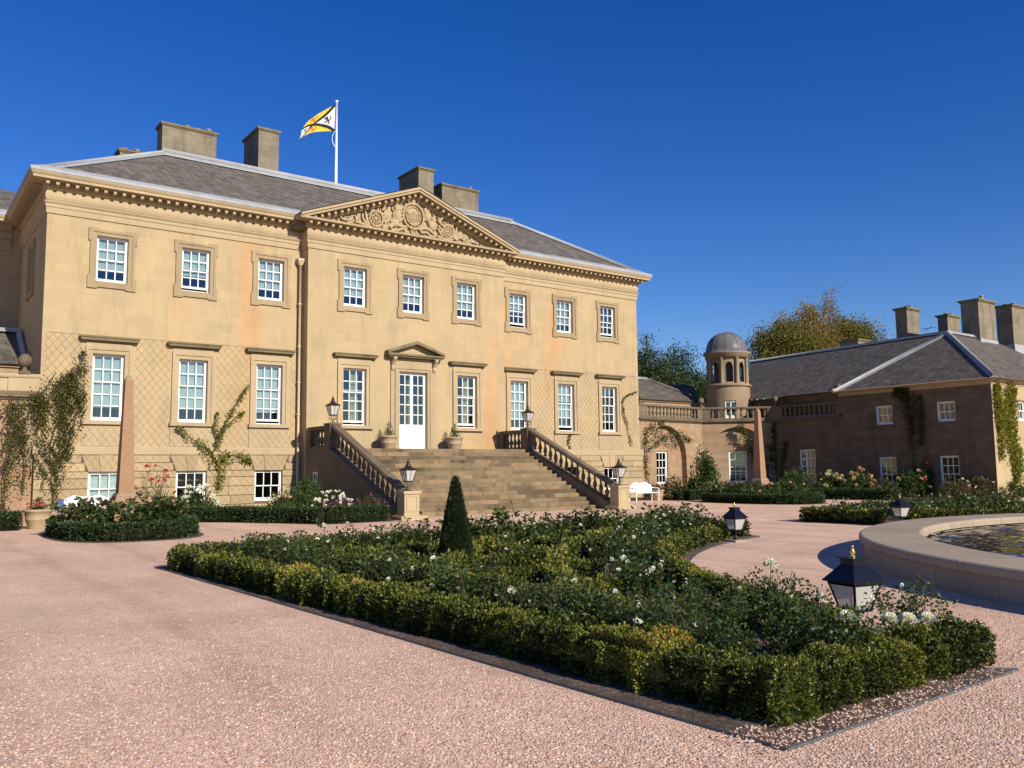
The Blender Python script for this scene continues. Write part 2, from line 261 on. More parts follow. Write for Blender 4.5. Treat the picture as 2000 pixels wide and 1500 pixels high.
# ------------------------------------------------------------------ mesh builder
class Frame:
    """u along the wall, d outwards from it, z up"""
    def __init__(s, o, u): s.o = np.array([o[0], o[1], 0.0]); u = np.array([u[0], u[1], 0.0]); s.u = u/np.linalg.norm(u); s.n = np.array([s.u[1], -s.u[0], 0.0])
    def p(s, u, d, z): return s.o + s.u*u + s.n*d + np.array([0, 0, z])
    @property
    def ang(s): return math.atan2(s.u[1], s.u[0])
WORLD = Frame((0, 0), (1, 0))     # u = x, d = -y
class MB:
    def __init__(s): s.v = []; s.f = []; s.sm = []
    def add(s, vs, fs, smooth=False):
        k = len(s.v); s.v += [tuple(map(float, p)) for p in vs]; s.f += [tuple(i+k for i in f) for f in fs]; s.sm += [smooth]*len(fs); return s
    def box(s, x0, x1, y0, y1, z0, z1):
        vs = [(x0, y0, z0), (x1, y0, z0), (x1, y1, z0), (x0, y1, z0), (x0, y0, z1), (x1, y0, z1), (x1, y1, z1), (x0, y1, z1)]
        return s.add(vs, [(3, 2, 1, 0), (4, 5, 6, 7), (0, 1, 5, 4), (1, 2, 6, 5), (2, 3, 7, 6), (3, 0, 4, 7)])
    def fbox(s, fr, u0, u1, d0, d1, z0, z1):
        P = fr.p
        vs = [P(u0, d1, z0), P(u1, d1, z0), P(u1, d0, z0), P(u0, d0, z0), P(u0, d1, z1), P(u1, d1, z1), P(u1, d0, z1), P(u0, d0, z1)]
        return s.add(vs, [(3, 2, 1, 0), (4, 5, 6, 7), (0, 1, 5, 4), (1, 2, 6, 5), (2, 3, 7, 6), (3, 0, 4, 7)])
    def fblock(s, fr, u0, u1, d0, d1, z0, z1, b=0.015):
        """block with a chamfered face"""
        P = fr.p
        vs = [P(u0, d0, z0), P(u1, d0, z0), P(u1, d0, z1), P(u0, d0, z1), P(u0, d1-b, z0), P(u1, d1-b, z0), P(u1, d1-b, z1), P(u0, d1-b, z1),
              P(u0+b, d1, z0+b), P(u1-b, d1, z0+b), P(u1-b, d1, z1-b), P(u0+b, d1, z1-b)]
        return s.add(vs, [(8, 9, 10, 11), (4, 5, 9, 8), (5, 6, 10, 9), (6, 7, 11, 10), (7, 4, 8, 11), (0, 1, 5, 4), (1, 2, 6, 5), (2, 3, 7, 6), (3, 0, 4, 7)])
    def hexa(s, vs): return s.add(vs, [(3, 2, 1, 0), (4, 5, 6, 7), (0, 1, 5, 4), (1, 2, 6, 5), (2, 3, 7, 6), (3, 0, 4, 7)])
    def frustum(s, z0, a0, z1, a1, cx=0, cy=0, b0=None, b1=None):
        b0 = a0 if b0 is None else b0; b1 = a1 if b1 is None else b1
        return s.hexa([(cx-a0, cy-b0, z0), (cx+a0, cy-b0, z0), (cx+a0, cy+b0, z0), (cx-a0, cy+b0, z0), (cx-a1, cy-b1, z1), (cx+a1, cy-b1, z1), (cx+a1, cy+b1, z1), (cx-a1, cy+b1, z1)])
    def lathe(s, prof, n=12, c=(0, 0), smooth=True, a0=0, a1=2*PI):
        full = abs(a1-a0-2*PI) < 1e-6; k = n if full else n+1; vs = []; fs = []
        for r, z in prof:
            for i in range(k):
                a = a0+(a1-a0)*i/n; vs.append((c[0]+r*math.cos(a), c[1]+r*math.sin(a), z))
        for j in range(len(prof)-1):
            for i in range(n):
                i2 = (i+1) % k if full else i+1; fs.append((j*k+i, j*k+i2, (j+1)*k+i2, (j+1)*k+i))
        return s.add(vs, fs, smooth)
    def tube(s, pts, rad, n=6, smooth=True, cap=True):
        pts = [Vector(p) for p in pts]; m = len(pts); rad = [rad]*m if isinstance(rad, (int, float)) else rad; vs = []; fs = []
        up = Vector((0.13, 0.21, 0.97))
        for i, p in enumerate(pts):
            t = (pts[min(i+1, m-1)]-pts[max(i-1, 0)]).normalized(); a = t.cross(up)
            if a.length < 1e-3: a = t.cross(Vector((1, 0, 0)))
            a.normalize(); b = t.cross(a).normalized()
            for k in range(n):
                g = 2*PI*k/n; vs.append(p+(a*math.cos(g)+b*math.sin(g))*rad[i])
        for i in range(m-1):
            for k in range(n): fs.append((i*n+k, i*n+(k+1) % n, (i+1)*n+(k+1) % n, (i+1)*n+k))
        if cap: fs.append(tuple(range(n))); fs.append(tuple((m-1)*n+k for k in reversed(range(n))))
        return s.add(vs, fs, smooth)
    def ell(s, c, r, nu=10, nv=6):
        vs = []; fs = []
        for j in range(nv+1):
            t = PI*j/nv
            for i in range(nu):
                a = 2*PI*i/nu; vs.append((c[0]+r[0]*math.sin(t)*math.cos(a), c[1]+r[1]*math.sin(t)*math.sin(a), c[2]+r[2]*math.cos(t)))
        for j in range(nv):
            for i in range(nu): fs.append((j*nu+i, (j+1)*nu+i, (j+1)*nu+(i+1) % nu, j*nu+(i+1) % nu))
        return s.add(vs, fs, True)
    def sweep(s, prof, path, closed=False, smooth=False, cap=True):
        """profile (d outwards to the right of travel, z) along a plan path with mitres"""
        pts = [np.array(p[:2], float) for p in path]; m = len(pts); offs = []
        for i in range(m):
            def nrm(a, b): t = (b-a)/np.linalg.norm(b-a); return np.array([t[1], -t[0]])
            ns = []
            if closed or i > 0: ns.append(nrm(pts[i-1], pts[i]))
            if closed or i < m-1: ns.append(nrm(pts[i], pts[(i+1) % m]))
            nn = sum(ns); nn = nn/np.linalg.norm(nn); nn = nn/max(0.3, nn@ns[0]); offs.append(nn)
        vs = []; fs = []; k = len(prof)
        for p, o in zip(pts, offs):
            for d, z in prof: q = p+o*d; vs.append((q[0], q[1], z))
        for i in range(m if closed else m-1):
            j = (i+1) % m
            for a in range(k-1): fs.append((i*k+a, j*k+a, j*k+a+1, i*k+a+1))
        if cap and not closed: fs.append(tuple(range(k-1, -1, -1))); fs.append(tuple((m-1)*k+a for a in range(k)))
        return s.add(vs, fs, smooth)
    def mesh(s, name, mat):
        me = bpy.data.meshes.new(name); me.from_pydata(s.v, [], s.f); me.polygons.foreach_set('use_smooth', s.sm)
        if mat is not None: me.materials.append(mat)
        me.update(); return me

def link(o, parent=None):
    C.objects.link(o)
    if parent is not None:
        o.parent = parent
        if parent.type == 'EMPTY' and parent.get('world'): o.location = o.location-Vector(parent.location)
    return o
def part(name, mb, mat, parent, kind=None, label=None):
    mat = M[mat] if isinstance(mat, str) else mat
    me = mb if isinstance(mb, bpy.types.Mesh) else mb.mesh(name, mat)
    o = bpy.data.objects.new(name, me); link(o, parent)
    if kind: o['kind'] = kind
    if label: o['label'] = label
    return o
def place(name, me, parent, loc, rotz=0.0, scale=None):
    """an object sharing mesh data, put at a world position under a part or a world-built thing"""
    o = bpy.data.objects.new(name, me); o.location = loc; o.rotation_euler[2] = rotz
    if scale: o.scale = scale
    return link(o, parent)
def thing(name, label, cat, loc=(0, 0, 0), group=None, world=True, rotz=0.0):
    o = bpy.data.objects.new(name, None); o.empty_display_size = 0.3; o.location = loc; o.rotation_euler[2] = rotz
    C.objects.link(o); o['label'] = label; o['category'] = cat
    if group: o['group'] = group
    if world: o['world'] = 1
    return o
def solid(name, mb, mat, label=None, cat=None, group=None, kind=None):
    o = part(name, mb, mat, None, kind)
    if label: o['label'] = label
    if cat: o['category'] = cat
    if group: o['group'] = group
    return o
def copy_tree(o, parent=None, loc=None, rotz=None, label=None):
    c = o.copy(); C.objects.link(c)
    if parent is not None: c.parent = parent
    if loc is not None: c.location = loc
    if rotz is not None: c.rotation_euler[2] = rotz
    if label: c['label'] = label
    for ch in list(o.children): copy_tree(ch, c)
    return c

# ------------------------------------------------------------------ ground
def sheet(name, x0, x1, y0, y1, z, mat):
    return solid(name, MB().add([(x0, y0, z), (x1, y0, z), (x1, y1, z), (x0, y1, z)], [(0, 1, 2, 3)]), mat, kind='structure')
sheet('ground', -3000, 3000, -3000, 3000, -0.06, 'lawn')
sheet('gravel_court', -70, 70, -75, 22, 0.0, 'gravel')

# ------------------------------------------------------------------ walls with openings
def facade(fr, u0, u1, z0, z1, holes, rev=0.24, mb=None):
    mb = mb or MB()
    us = sorted({u0, u1, *[h[0] for h in holes], *[h[1] for h in holes]}); zs = sorted({z0, z1, *[h[2] for h in holes], *[h[3] for h in holes]})
    for a, b in zip(us, us[1:]):
        for c, d in zip(zs, zs[1:]):
            cu, cz = (a+b)/2, (c+d)/2
            if any(h[0] < cu < h[1] and h[2] < cz < h[3] for h in holes): continue
            mb.add([fr.p(a, 0, c), fr.p(b, 0, c), fr.p(b, 0, d), fr.p(a, 0, d)], [(0, 1, 2, 3)])
    for a, b, c, d in [h[:4] for h in holes]:
        P = fr.p; r = -rev
        mb.add([P(a, 0, c), P(a, r, c), P(a, r, d), P(a, 0, d)], [(0, 1, 2, 3)]); mb.add([P(b, 0, c), P(b, r, c), P(b, r, d), P(b, 0, d)], [(3, 2, 1, 0)])
        mb.add([P(a, 0, c), P(b, 0, c), P(b, r, c), P(a, r, c)], [(0, 1, 2, 3)]); mb.add([P(a, 0, d), P(b, 0, d), P(b, r, d), P(a, r, d)], [(3, 2, 1, 0)])
    return mb
PANES = {}
def pane_mesh(w, h):
    k = (round(w, 3), round(h, 3))
    if k not in PANES: PANES[k] = MB().box(-w/2, w/2, -0.003, 0.003, -h/2, h/2).mesh('pane', M['glass'])
    return PANES[k]
def sash(root, fr, uc, z0, z1, w, cols, rows, split, rec=0.14, blind=None, bmat='blind', lift=0.0, name='window', bar=0.036, curtain=False):
    """timber sash window: box frame, two sashes with glazing bars, a pane in every light, blind and dark room behind.
    rows counts the lights from the top; split = rows in the upper sash; lift raises the lower sash"""
    mb = MB(); a, b = uc-w/2, uc+w/2; bx = 0.05
    F = lambda *q: mb.fbox(fr, *q)
    d1 = -rec
    F(a, a+bx, d1-0.12, d1, z0, z1); F(b-bx, b, d1-0.12, d1, z0, z1); F(a+bx, b-bx, d1-0.12, d1-0.004, z1-bx, z1); F(a+bx, b-bx, d1-0.12, d1+0.02, z0, z0+0.05)
    ia, ib, iz0, iz1 = a+bx, b-bx, z0+0.05, z1-bx
    lh = (iz1-iz0-0.05*1-0.055-0.09-0.055)/rows
    panes = []
    def sashrect(zb, zt, r, dd, botrail):
        st = 0.05
        F(ia, ia+st, dd-0.04, dd, zb, zt); F(ib-st, ib, dd-0.04, dd, zb, zt); F(ia+st, ib-st, dd-0.04, dd-0.002, zt-0.05, zt); F(ia+st, ib-st, dd-0.04, dd-0.002, zb, zb+botrail)
        pu0, pu1, pz0, pz1 = ia+st, ib-st, zb+botrail, zt-0.05
        for i in range(1, cols):
            u = pu0+(pu1-pu0)*i/cols; F(u-bar/2, u+bar/2, dd-0.034, dd-0.006, pz0, pz1)
        for j in range(1, r):
            z = pz0+(pz1-pz0)*j/r; F(pu0, pu1, dd-0.036, dd-0.009, z-bar/2, z+bar/2)
        for i in range(cols):
            for j in range(r):
                panes.append((pu0+(pu1-pu0)*(i+.5)/cols, dd-0.022, pz0+(pz1-pz0)*(j+.5)/r, (pu1-pu0)/cols-bar*.6, (pz1-pz0)/r-bar*.6))
    zm = iz0+0.09+lh*(rows-split)+0.05
    if split > 0:
        sashrect(zm-0.045, iz1, split, d1-0.014, 0.045)
    sashrect(iz0+lift, zm+lift, rows-split, d1-0.062, 0.09)
    wo = part(name, mb, 'white', root)
    wp = Vector(root.location) if root.get('world') else Vector()
    for u, d, z, pw, ph in panes:
        place('pane', pane_mesh(pw, ph), wo, fr.p(u, d, z), fr.ang)
    bd = d1-0.16
    if blind:
        zb = z1-(z1-z0)*blind
        part('blind', MB().fbox(fr, a+0.03, b-0.03, bd-0.02, bd, zb, z1-0.01), bmat, wo)
    if curtain:
        mb2 = MB()
        for k in range(9):
            u = uc+.02+0.04*k; mb2.fbox(fr, u-0.02, u+0.02, bd-0.12-0.03*(k % 2), bd-0.1-0.03*(k % 2), z0+0.1, z1-0.12)
        part('curtain', mb2, 'curtain', wo)
    e = 0.25
    rm = MB(); P = fr.p; q0, q1 = -0.235, -2.6
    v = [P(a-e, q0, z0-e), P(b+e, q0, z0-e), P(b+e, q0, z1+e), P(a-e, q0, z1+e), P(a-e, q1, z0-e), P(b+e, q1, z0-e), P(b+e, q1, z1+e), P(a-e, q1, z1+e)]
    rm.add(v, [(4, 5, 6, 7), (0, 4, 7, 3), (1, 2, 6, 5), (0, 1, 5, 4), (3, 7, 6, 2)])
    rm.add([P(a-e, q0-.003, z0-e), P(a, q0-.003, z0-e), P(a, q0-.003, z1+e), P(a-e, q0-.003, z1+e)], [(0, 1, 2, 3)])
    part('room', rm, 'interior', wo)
    return wo
def architrave_low(wo, fr, uc, z0, z1, w, apron_to=None, hood=True):
    """lower-floor stone surround: stepped architrave, plain frieze, hood on top, sill"""
    mb = MB(); a, b = uc-w/2, uc+w/2; t = 0.27
    for (x0, x1, d) in ((0.0, 0.15, 0.045), (0.15, t, 0.085)):
        mb.fbox(fr, a-x1, a-x0, 0.002, d, z0, z1+x0); mb.fbox(fr, b+x0, b+x1, 0.002, d, z0, z1+x0); mb.fbox(fr, a-x1, b+x1, 0.002, d+0.001, z1+x0, z1+x1)
    part('architrave', mb, 'trim', wo)
    part('sill', MB().fbox(fr, a-t-0.06, b+t+0.06, 0.002, 0.16, z0-0.15, z0), 'trim', wo)
    if apron_to:
        m = MB(); m.fbox(fr, a-t-0.02, b+t+0.02, 0.001, 0.035, apron_to, z0-0.15); part('apron', m, 'trim', wo)
    if hood:
        m = MB(); m.fbox(fr, a-t+0.02, b+t-0.02, 0.002, 0.05, z1+t, z1+0.42); part('frieze', m, 'trim', wo)
        pr = [(0.0, z1+0.42), (0.06, z1+0.43), (0.10, z1+0.48), (0.24, z1+0.50), (0.24, z1+0.56), (0.30, z1+0.61), (0.30, z1+0.635), (0.0, z1+0.68)]
        pth = [fr.p(a-t, -0.0, 0), fr.p(a-t, 0.05, 0), fr.p(b+t, 0.05, 0), fr.p(b+t, -0.0, 0)]
        m = MB(); m.sweep([(d*0.8, z) for d, z in pr], pth); part('hood', m, 'hood', wo)
def architrave_up(wo, fr, uc, z0, z1, w):
    """upper-floor eared surround running round all four sides"""
    mb = MB(); a, b = uc-w/2, uc+w/2
    def ring(i, o, d, e):
        mb.fbox(fr, a-o, a-i, 0.002, d, z0-o, z1+o); mb.fbox(fr, b+i, b+o, 0.002, d, z0-o, z1+o)
        mb.fbox(fr, a-i, b+i, 0.002, d, z1+i, z1+o); mb.fbox(fr, a-i, b+i, 0.002, d, z0-o, z0-i)
        if e:
            for s in (-1, 1):
                u = a-o if s < 0 else b+o
                for zz in ((z0-o-0.05, z0+0.22), (z1-0.22, z1+o+0.05)):
                    mb.fbox(fr, min(u, u+s*e), max(u, u+s*e), 0.002, d-0.002, *zz)
                    k = 0.30; mb.fbox(fr, *((a-o, a-o+k) if s < 0 else (b+o-k, b+o)), 0.002, d-0.003, *((z1+o, z1+o+0.05) if zz[0] > z0 else (z0-o-0.05, z0-o)))
    ring(0.0, 0.14, 0.04, 0); ring(0.14, 0.24, 0.075, 0.07)
    part('architrave', mb, 'surround', wo)
# ================================================================== main house
FL = Frame((0, 0), (1, 0))            # flank plane y = 0
CE = Frame((0, -0.66), (1, 0))        # centre plane y = -0.66
HX, PX = 15.5, 5.32
house = thing('country_house', 'large golden sandstone country house with pediment and slate roof', 'house', (0, 7, 0))
Z1, Z2, Z3, Z4 = 10.973, 9.175, 6.339, 3.76
WW = 1.15
flx = [-13.171, -9.96, -6.748, 6.748, 9.96, 13.171]
STR0, STR1 = 2.46, 2.77
h_fl = [(x-WW/2, x+WW/2, a, b) for x in flx for a, b in ((Z2, Z1), (Z4, Z3))]
h_ce = [(x-WW/2, x+WW/2, Z2, Z1) for x in (-3.04, 0, 3.04)]+[(x-WW/2, x+WW/2, Z4, Z3) for x in (-3.04, 3.04)]
DOORW, DZ0, DZ1 = 1.52, 2.67, 6.345
h_ce.append((-DOORW/2, DOORW/2, DZ0, DZ1))
EV = 12.96
m = facade(FL, -HX, -PX, STR1, EV, [h for h in h_fl if h[0] < 0]); part('front_wall', m, 'ashlar', house)
m = facade(FL, PX, HX, STR1, EV, [h for h in h_fl if h[0] > 0]); part('front_wall', m, 'ashlar', house)
m = facade(CE, -PX, PX, 2.6, EV, h_ce)
m.add([(-PX, -0.66, 0), (-PX, -0.66, EV), (-PX, 0.0, EV), (-PX, 0.0, 0)], [(0, 1, 2, 3)]); m.add([(PX, -0.66, 0), (PX, -0.66, EV), (PX, 0.0, EV), (PX, 0.0, 0)], [(3, 2, 1, 0)])
part('centre_wall', m, 'ashlar', house)
SL = Frame((-HX, 14.8), (0, -1)); SR = Frame((HX, 0), (0, 1))
sh = [(u-.55, u+.55, a, b) for u in (11.2,) for a, b in ((Z2, Z1), (Z4, Z3))]
m = facade(SL, 0, 14.8, 0, EV, sh); part('side_wall', m, 'ashlar', house)
m = facade(SR, 0, 14.8, 0, EV, []); part('side_wall', m, 'ashlar', house)
m = MB().add([(-HX, 14.8, 0), (HX, 14.8, 0), (HX, 14.8, EV), (-HX, 14.8, EV)], [(3, 2, 1, 0)]); part('rear_wall', m, 'ashlar', house)
# basement: rusticated blocks on a recessed backing
BZ0, BZ1 = 0.51, 1.80
bhol = [(x-0.6, x+0.6, BZ0, BZ1) for x in flx]
PLN = 0.12
BF = Frame((0, -PLN), (1, 0))
bws = {}
for s in (-1, 1):
    lo, hi = (-HX-0.1, -PX) if s < 0 else (PX, HX+0.1)
    m = facade(Frame((0, -PLN+0.03), (1, 0)), lo, hi, 0, STR0, [h for h in bhol if h[0]*s > 0], rev=0.2)
    m.add([(s*(HX+.1), -PLN+.03, 0), (s*(HX+.1), 14.8, 0), (s*(HX+.1), 14.8, STR0), (s*(HX+.1), -PLN+.03, STR0)], [(0, 1, 2, 3)]); bws[s] = part('basement_wall', m, 'joint', house)
rz = [0.02, 0.40, 0.78, 1.16, 1.54, 1.80, 2.13, 2.455]
for s in (-1, 1):
    lo, hi = (-HX-0.1, -PX-0.02) if s < 0 else (PX+0.02, HX+0.1); bw = bws[s]
    wins = [x for x in flx if x*s > 0]
    for r, (za, zb) in enumerate(zip(rz, rz[1:])):
        cuts = []
        for x in wins:
            if zb <= BZ1+0.01 and za >= BZ0-0.15: cuts.append((x-0.6, x+0.6))
            elif za >= BZ1-0.01: k = 0.72 if za < 2.0 else 0.86; cuts.append((x-k, x+k))
        segs = []; cur = lo
        for ca, cb in sorted(cuts): segs.append((cur, ca)); cur = cb
        segs.append((cur, hi))
        for sa, sb in segs:
            n = max(1, round((sb-sa)/(1.05 if r % 2 else 1.25))); off = 0
            es = [sa+(sb-sa)*(i+(random.uniform(-.12, .12) if 0 < i < n else 0))/n for i in range(n+1)]
            for a, b in zip(es, es[1:]):
                if b-a < 0.08: continue
                part('stone_block', MB().fblock(BF, a+0.006, b-0.006, -0.028, 0.012, za+0.010, zb-0.010, 0.014), 'rustic', bw)
    for x in wins:                                  # keystone and voussoirs over each basement window
        for (t0, t1, b0, b1, dd) in ((-0.16, 0.16, -0.24, 0.24, 0.035), (-0.6, -0.17, -0.86, -0.25, 0.014), (0.17, 0.6, 0.25, 0.86, 0.014)):
            P = BF.p; zz0, zz1 = BZ1+0.005, STR0-0.006
            v = [P(x+t0, dd, zz0), P(x+t1, dd, zz0), P(x+t1, -0.028, zz0), P(x+t0, -0.028, zz0), P(x+b0, dd, zz1), P(x+b1, dd, zz1), P(x+b1, -0.028, zz1), P(x+b0, -0.028, zz1)]
            part('keystone' if dd > .02 else 'voussoir', MB().hexa(v), 'rustic', bw)
prS = [(-0.02, STR0), (0.16, STR0), (0.16, STR1-0.05), (0.13, STR1-0.01), (-0.02, STR1+0.01)]
part('string_course', MB().sweep(prS, [(-HX, 7), (-HX, 0), (-PX, 0)]), 'trim', house)
part('string_course', MB().sweep(prS, [(PX, 0), (HX, 0), (HX, 14)]), 'trim', house)
# windows
upb = {-13.171: (.74, 0), -9.96: (.62, .10), -6.748: (.74, 0), -3.04: (.74, 0), 0: (.72, 0), 3.04: (.72, 0), 6.748: (.56, .14), 9.96: (.74, 0), 13.171: (.62, .12)}
for x, (bl, lf) in upb.items():
    fr = CE if abs(x) < 4 else FL
    wo = sash(house, fr, x, Z2, Z1, WW, 3, 4, 2, blind=bl, lift=lf); architrave_up(wo, fr, x, Z2, Z1, WW)
lob = {-13.171: (.80, 0), -9.96: (.79, 0), -6.748: (.80, .09), 6.748: (.78, 0), 9.96: (.72, .16), 13.171: (.80, 0)}
for x, (bl, lf) in lob.items():
    wo = sash(house, FL, x, Z4, Z3, WW, 3, 5, 2, blind=bl, lift=lf); architrave_low(wo, FL, x, Z4, Z3, WW, STR1+0.01)
for x in (-3.04, 3.04):
    wo = sash(house, CE, x, Z4, Z3, WW, 3, 5, 2, curtain=True, lift=0.09); architrave_low(wo, CE, x, Z4, Z3, WW, None)
BW = Frame((0, -PLN+0.03), (1, 0))
for x in flx:
    if 4 < x < 10: continue
    sash(house, BW, x, BZ0, BZ1, 1.2, 3, 2, 1, rec=0.1, blind=0.97 if x < -12 else None, bmat='blindw')
for u in (11.2,):
    for a, b in ((Z2, Z1), (Z4, Z3)):
        wo = sash(house, SL, u, a, b, 1.1, 3, 4 if a > 8 else 5, 2, blind=.7); architrave_up(wo, SL, u, a, b, 1.1)
# entablature and dentils
prC = [(0.0, 11.58), (0.05, 11.585), (0.05, 11.80), (0.08, 11.82), (0.08, 11.93), (0.14, 12.0), (0.14, 12.03), (0.03, 12.05), (0.075, 12.12), (0.105, 12.22), (0.105, 12.31), (0.075, 12.41), (0.03, 12.47),
       (0.10, 12.49), (0.15, 12.53), (0.16, 12.53), (0.16, 12.74), (0.60, 12.745), (0.60, 12.84), (0.63, 12.86), (0.68, 12.945), (0.68, 12.975), (0.0, 13.0)]
prM = prC[:-6]+[(0.60, 12.745), (0.60, 12.80), (0.615, 12.815), (0.615, 12.835), (0.0, 12.85)]
part('cornice', MB().sweep(prC, [(-HX, 7.2), (-HX, 0), (-PX+.01, 0)]), 'trim', house); part('cornice', MB().sweep(prC, [(PX-.01, 0), (HX, 0), (HX, 14.8)]), 'trim', house)
part('cornice', MB().sweep(prM, [(-PX, 0.05), (-PX, -0.66), (PX, -0.66), (PX, 0.05)]), 'trim', house)
dent = MB().box(-0.058, 0.058, -0.32, 0.0, -0.07, 0.07).mesh('dentil', M['trim'])
def dentil_row(p0, p1, n, rot):
    for i in range(n):
        t = (i+.5)/n; place('dentil', dent, house, (p0[0]+(p1[0]-p0[0])*t, p0[1]+(p1[1]-p0[1])*t, 12.655), rot)
dentil_row((-HX-0.25, -0.158), (-PX-0.4, -0.158), 30, 0); dentil_row((-PX-0.25, -0.818), (PX+0.25, -0.818), 32, 0); dentil_row((PX+0.4, -0.158), (HX+0.25, -0.158), 30, 0)
dentil_row((-HX-0.158, 6.8), (-HX-0.158, 0.2), 19, -PI/2)
# pediment
AZ, EX, PB = 15.17, PX+0.60, 12.86
ped = MB().add([(-EX+0.3, -0.64, 12.80), (EX-0.3, -0.64, 12.80), (0, -0.64, 14.98)], [(0, 1, 2)])
tymp = part('pediment', ped, 'trim', house)
sl = (AZ-PB-.08)/EX
for s in (-1, 1):
    def rk(n0, n1, y0, y1, name, mat, e0=0.0):
        # band between perpendicular offsets n0 > n1 (measured down from the top line), from the eave tip to the apex
        c = 1/math.cos(math.atan(sl)); f = lambda x, n: AZ-sl*abs(x)-n*c
        xe = EX-e0; v = []
        for n in (n1, n0):
            for (x, y) in ((s*xe, y0), (s*0.0, y0), (0.0, y1), (s*xe, y1)): v.append((x, y, f(x, n)))
        mb = MB().hexa(v); part(name, mb, mat, tymp)
    rk(0.0, 0.10, -1.33, -0.5, 'raking_cyma', 'trim'); rk(0.10, 0.21, -1.27, -0.52, 'raking_corona', 'trim', 0.12); rk(0.21, 0.42, -0.83, -0.54, 'raking_bed', 'trim', 0.75)
    for i in range(17):
        x = s*(0.16+0.315*i); z = AZ-sl*abs(x)-0.33
        rd = place('dentil', dent, house, (x, -0.828, z)); rd.rotation_euler[1] = s*math.atan(sl)
# carved arms in the tympanum, laid out on the wall plane y = -0.66
arms = MB(); YB = -0.66
def cp(cx, cy): p = on_y(640+cx/5.882, 370+cy/5.882, YB); return p[0], p[2]
def curve(pts, r0, r1, lift=0.05):
    n = len(pts); q = []
    P = [np.array(cp(*p)) for p in pts]
    for i in range(n-1):
        for t in (0, .25, .5, .75):
            a, b, c, d = P[max(i-1, 0)], P[i], P[i+1], P[min(i+2, n-1)]
            q.append(0.5*((2*b)+(c-a)*t+(2*a-5*b+4*c-d)*t*t+(3*b-a-3*c+d)*t**3))
    q.append(P[-1]); k = len(q)
    arms.tube([(p[0], YB-lift, p[1]) for p in q], [r0+(r1-r0)*i/(k-1) for i in range(k)], 6)
def blob(x, y, rx, rz, d=0.10): a, b = cp(x, y); arms.ell((a, YB-0.02, b), (rx, d, rz), 10, 6)
def ringc(x, y, rx, rz, r, n=20, lift=0.06):
    a, b = cp(x, y); arms.tube([(a+rx*math.cos(2*PI*i/n), YB-lift, b+rz*math.sin(2*PI*i/n)) for i in range(n+1)], r, 5, cap=False)
blob(975, 315, .50, .56, .09); ringc(975, 315, .56, .62, .06, 24, .09); ringc(975, 315, .40, .45, .03, 24, .11)
for k in range(7): curve([(905+22*k, 262+14*(k % 3)), (922+18*k, 300), (903+22*k, 330), (915+20*k, 368+8*(k % 2))], .035, .022, .12)
for yy in (285, 330, 365): curve([(900, yy), (975, yy+12), (1050, yy)], .022, .022, .115)
for k in range(5):                                              # crown over the shield
    curve([(930+22*k, 175), (922+26*k, 120), (928+24*k, 105)], .05, .03, .08); blob(926+25*k, 98, .05, .05)
blob(975, 178, .30, .07, .12); blob(975, 140, .25, .16, .1)
ringc(978, 470, .15, .19, .035); blob(978, 470, .08, .11)
# lion side
blob(815, 170, .15, .19, .14); blob(800, 222, .20, .25, .15); blob(800, 300, .22, .34, .15); blob(765, 385, .27, .22, .14); blob(820, 235, .12, .12, .16)
curve([(745, 205), (735, 230), (760, 255), (745, 300), (775, 330)], .05, .045); curve([(815, 250), (850, 262), (885, 240)], .08, .04); curve([(800, 300), (850, 300), (880, 290)], .08, .04); curve([(770, 390), (840, 350), (870, 310)], .10, .05)
curve([(700, 440), (760, 400), (830, 425), (905, 435)], .13, .07); curve([(720, 470), (800, 470), (880, 455), (905, 500), (960, 525)], .08, .05); curve([(870, 450), (890, 500), (930, 520)], .07, .04); curve([(790, 130), (800, 150), (812, 160)], .08, .08)
# unicorn side
blob(1155, 215, .17, .15, .14); blob(1128, 262, .18, .24, .15); blob(1145, 320, .22, .28, .15); blob(1195, 420, .24, .26, .14); blob(1125, 195, .06, .10, .13)
curve([(1190, 285), (1215, 305), (1195, 340), (1220, 380)], .05, .04); curve([(1110, 300), (1085, 290), (1080, 260)], .07, .04); curve([(1120, 340), (1090, 370), (1100, 400)], .07, .04); curve([(1160, 350), (1170, 420), (1225, 470)], .13, .08); curve([(1180, 200), (1160, 170), (1140, 165)], .06, .03)
curve([(1045, 480), (1080, 450), (1150, 465), (1230, 530)], .12, .07); curve([(1060, 500), (1130, 500), (1180, 540), (1240, 545)], .08, .05); curve([(1100, 530), (1130, 545), (1180, 550)], .05, .04)
